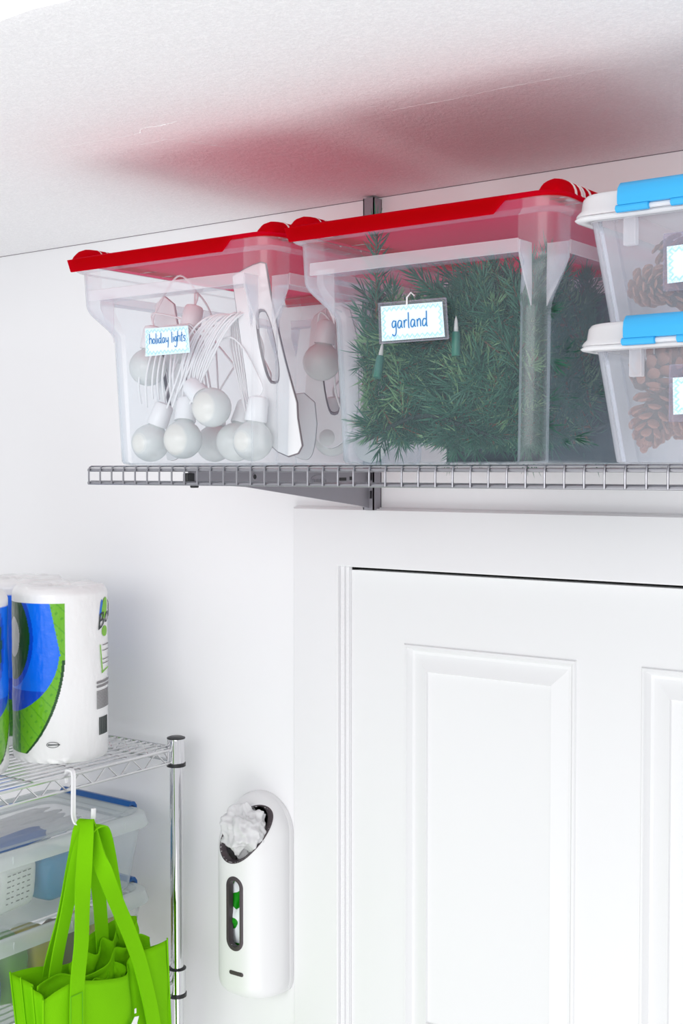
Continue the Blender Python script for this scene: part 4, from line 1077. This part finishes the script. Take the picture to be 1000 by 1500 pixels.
# stitching lines on the straps and white logo fragments
b = B()
for y_ in (-.4235, -.3975): b.tube([(-.3335,y_,1.315), (-.332,y_-.002,1.20), (-.3325,y_-.003,1.235)] and [Vector(q)-to_ for q in ((-.3325,y_,1.318), (-.3312,y_-.002,1.20), (-.3345,y_-.003,1.235))], .0006, 5)
b.tube([Vector(q)-to_ for q in ((-.3325,-.4235,1.318), (-.3325,-.3975,1.318))], .0006, 5)
b.build('stitching', M['stitch'], t)
b = B(); b.box(0, .0008, 0, .004, .0, .0085); o = b.build('printed_logo', M['whiteink'], t, smooth=False); o.location = Vector((-.3295,-.279,1.240))-to_
b = B(); n_ = 16
outl = [(.0,.0), (.012,.008), (.020,.018), (.030,.016), (.026,.006), (.024,-.03), (.004,-.03)]
b.add([(0, y, z) for y, z in outl] + [(.0008, y, z) for y, z in outl], [tuple(range(7)), tuple(reversed(range(7, 14)))] + [(i, (i+1) % 7, (i+1) % 7+7, i+7) for i in range(7)])
o = b.build('printed_logo', M['whiteink'], t, smooth=False); o.location = Vector((-.3262,-.302,1.218))-to_

# ------------------------------------------------------------------ wall dispenser for plastic bags
DX, DZ0, DZ1 = -.262, 1.220, 1.595
A_ = .0715
t = thing('bag_dispenser', 'white wall-mounted plastic bag dispenser with an oval mouth and window, left of the door', 'bag dispenser', (DX, 0, DZ0))
H_ = DZ1-DZ0
def half(z):
    c = H_ - A_
    if z > c: return math.sqrt(max(0, A_*A_ - (z-c)**2))
    if z < .03: return A_ - .016 + .016*math.sqrt(max(0, 1-((.03-z)/.03)**2))
    return A_
def depth(z):
    d = .090
    if z < .03: d = .090 - .02 + .02*math.sqrt(max(0, 1-((.03-z)/.03)**2))
    if z > .275: k = (z-.275)/(H_-.275); d = .090*(1-k**1.5*.78) + 0
    return d
def surf(u, z, off=0):
    """u in -1..1 across the front"""
    a = half(z); d = depth(z); x = math.copysign(1, u)*abs(u)*a
    th = u*PI/2
    ex = 2/2.7
    X = math.copysign(abs(math.sin(th))**ex, th)*a; Y = -(abs(math.cos(th))**ex)*d
    v = Vector((X, Y, z))
    if off: v += Vector((X*.9, Y, .0)).normalized()*off
    return v
def find_u(x, z):
    lo, hi = -1.0, 1.0
    for _ in range(30):
        m_ = (lo+hi)/2
        if surf(m_, z).x < x: lo = m_
        else: hi = m_
    return (lo+hi)/2
def sxz(x, z, off=0): return surf(find_u(x, z), z, off)
mouth = (.008, .306, .044, .050)     # centre x, z, half widths of the oval
win = (.003, .161, .0140, .064)
def in_oval(x, z, o, k=1.0): return ((x-o[0]-.3*(z-o[1]))/(o[2]*k))**2 + ((z-o[1])/(o[3]*k))**2 < 1
def in_stad(x, z, k=0):
    dz = max(0, abs(z-win[1]) - (win[3]-win[2])); return math.hypot(x-win[0], dz) < win[2]+k
NU, NZ = 130, 200
vs = []; fs = []
for j in range(NZ+1):
    z = H_*j/NZ*.9995
    for i in range(NU+1): vs.append(surf(-1+2*i/NU, z))
for j in range(NZ):
    for i in range(NU):
        q = [j*(NU+1)+i, j*(NU+1)+i+1, (j+1)*(NU+1)+i+1, (j+1)*(NU+1)+i]
        c_ = (vs[q[0]]+vs[q[2]])/2
        if c_.y < -.02 and (in_oval(c_.x, c_.z, mouth) or in_stad(c_.x, c_.z)): continue
        fs.append(tuple(q))
fs.append(tuple(reversed(range(NU+1)))); fs.append(tuple(range(NZ*(NU+1), (NZ+1)*(NU+1))))
b = B(); b.add(vs, fs); o = b.build('housing', M['disp'], t, ang=50)
md = o.modifiers.new('wall', 'SOLIDIFY'); md.thickness = .0025; md.offset = -1
# back plate arch visible behind the mouth
b = B(); pl = [(half(H_*k/60)*1.0, H_*k/60) for k in range(61)]
ring = [(x, z) for x, z in pl] + [(-x, z) for x, z in reversed(pl)]
b.loft([[(x*s_, y, z) for x, z in ring] for s_, y in ((1.0, 0), (1.02, -.001), (1.02, -.009), (1.0, -.011))], True, False)
b.build('back_plate', M['disp'], t, ang=40)
def loop_tube(fn, r, m, name, par, flat=1.0, n=72, rr=None):
    pts = [fn(2*PI*k/n) for k in range(n)]
    b = B(); b.tube(pts, rr or r, 8, closed=True, flat=flat); return b.build(name, m, par)
def mring(k, off): return lambda a: sxz(mouth[0]+mouth[2]*k*math.cos(a)+.3*mouth[3]*k*math.sin(a), mouth[1]+mouth[3]*k*math.sin(a), off)
b = B(); rg = []
for k, off in ((1.0, .0010), (1.015, .0014), (1.035, .0008), (1.035, -.003), (.95, -.012), (.92, -.010), (1.0, .0010)):
    rg.append([mring(k, off)(2*PI*i/72) for i in range(72)])
b.loft(rg); b.build('mouth_rim', M['grey'], t, ang=60)
def stad(k, off):
    def f(a):
        c_, s_ = math.cos(a), math.sin(a); w_ = win[2]+k; h_ = win[3]-win[2]
        return sxz(win[0]+w_*c_, win[1]+w_*s_+(h_ if s_ > 0 else -h_), off)
    return f
b = B(); rg = []
for k, off in ((-.001, .0014), (.0045, .0018), (.0062, .0006), (.0062, -.003), (-.0012, -.010), (-.0022, -.008), (-.001, .0014)):
    rg.append([stad(k, off)(2*PI*(i+.5)/64) for i in range(64)])
b.loft(rg); b.build('window_frame', M['grey'], t, ang=60)
# grip slot near the bottom
b = B(); rg = []
for k, off in ((.0040, .0006), (.0032, .0016), (.0005, .0016)):
    rg.append([sxz(.007 + (k*math.cos(a) + (.0125 if math.cos(a) > 0 else -.0125)), .049 + k*math.sin(a) - .0, off) for a in [2*PI*(i+.5)/32 for i in range(32)]])
b.loft(rg, False, True); b.build('lower_slot', M['grey'], t, ang=60)
# crumpled plastic bags: one bunched in the mouth, others behind the window
def crumple(name, label, pos, size, m, seed, n1=110, n2=70, amp=.34, freq=1.2):
    b = B(); rings = []
    for j in range(n2+1):
        v = -PI/2+PI*j/n2; ring = []
        for i in range(n1):
            u = 2*PI*i/n1; d = Vector((math.cos(v)*math.cos(u), math.cos(v)*math.sin(u), math.sin(v)))
            k = 0; f = freq; a_ = amp
            for o_ in range(3):
                k += a_*(.5-abs(noise.noise(d*f + Vector((seed, seed*2, o_*7))))*1.9); f *= 1.7; a_ *= .5
            k = 1 + k - amp*.4
            ring.append((d.x*size[0]*k, d.y*size[1]*k, d.z*size[2]*k))
        rings.append(ring)
    b.loft(rings, True, True)
    o = b.build(name, m, None, ang=70, loc=pos)
    return tag(o, label, 'plastic bag', 'plastic bags in the wall dispenser')
crumple('plastic_bag', 'crumpled white plastic bag bulging out of the dispenser mouth', (DX+.005, -.062, DZ0+.312), (.052,.036,.050), M['bagfilm'], 3)
crumple('plastic_bag', 'white plastic bag with green print behind the dispenser window', (DX+.0, -.047, DZ0+.160), (.054,.036,.095), M['bagfilm'], 8, amp=.2)
def print_mat():
    m = mat('green_printed_bag_film', (.88,.9,.92), .3, nscale=40, nstr=.3, ndist=.004)
    tt = m.node_tree; bb = tt.nodes['Principled BSDF']; tc = tt.nodes.new('ShaderNodeTexCoord')
    nz = tt.nodes.new('ShaderNodeTexNoise'); nz.inputs['Scale'].default_value = 22; nz.inputs['Detail'].default_value = 1.0
    mp = tt.nodes.new('ShaderNodeMapping'); mp.inputs['Scale'].default_value = (1, 1, 1.1); mp.inputs['Location'].default_value = (.3, 0, .12)
    cr = tt.nodes.new('ShaderNodeValToRGB'); cr.color_ramp.interpolation = 'CONSTANT'
    cr.color_ramp.elements[0].color = (.82, .87, .9, 1); cr.color_ramp.elements[1].position = .54; cr.color_ramp.elements[1].color = (*rgb(18, 140, 18), 1)
    tt.links.new(tc.outputs['Object'], mp.inputs[0]); tt.links.new(mp.outputs[0], nz.inputs[0]); tt.links.new(nz.outputs['Fac'], cr.inputs[0]); tt.links.new(cr.outputs[0], bb.inputs['Base Color'])
    return m
bpy.data.objects['plastic_bag.001'].data.materials[0] = print_mat()
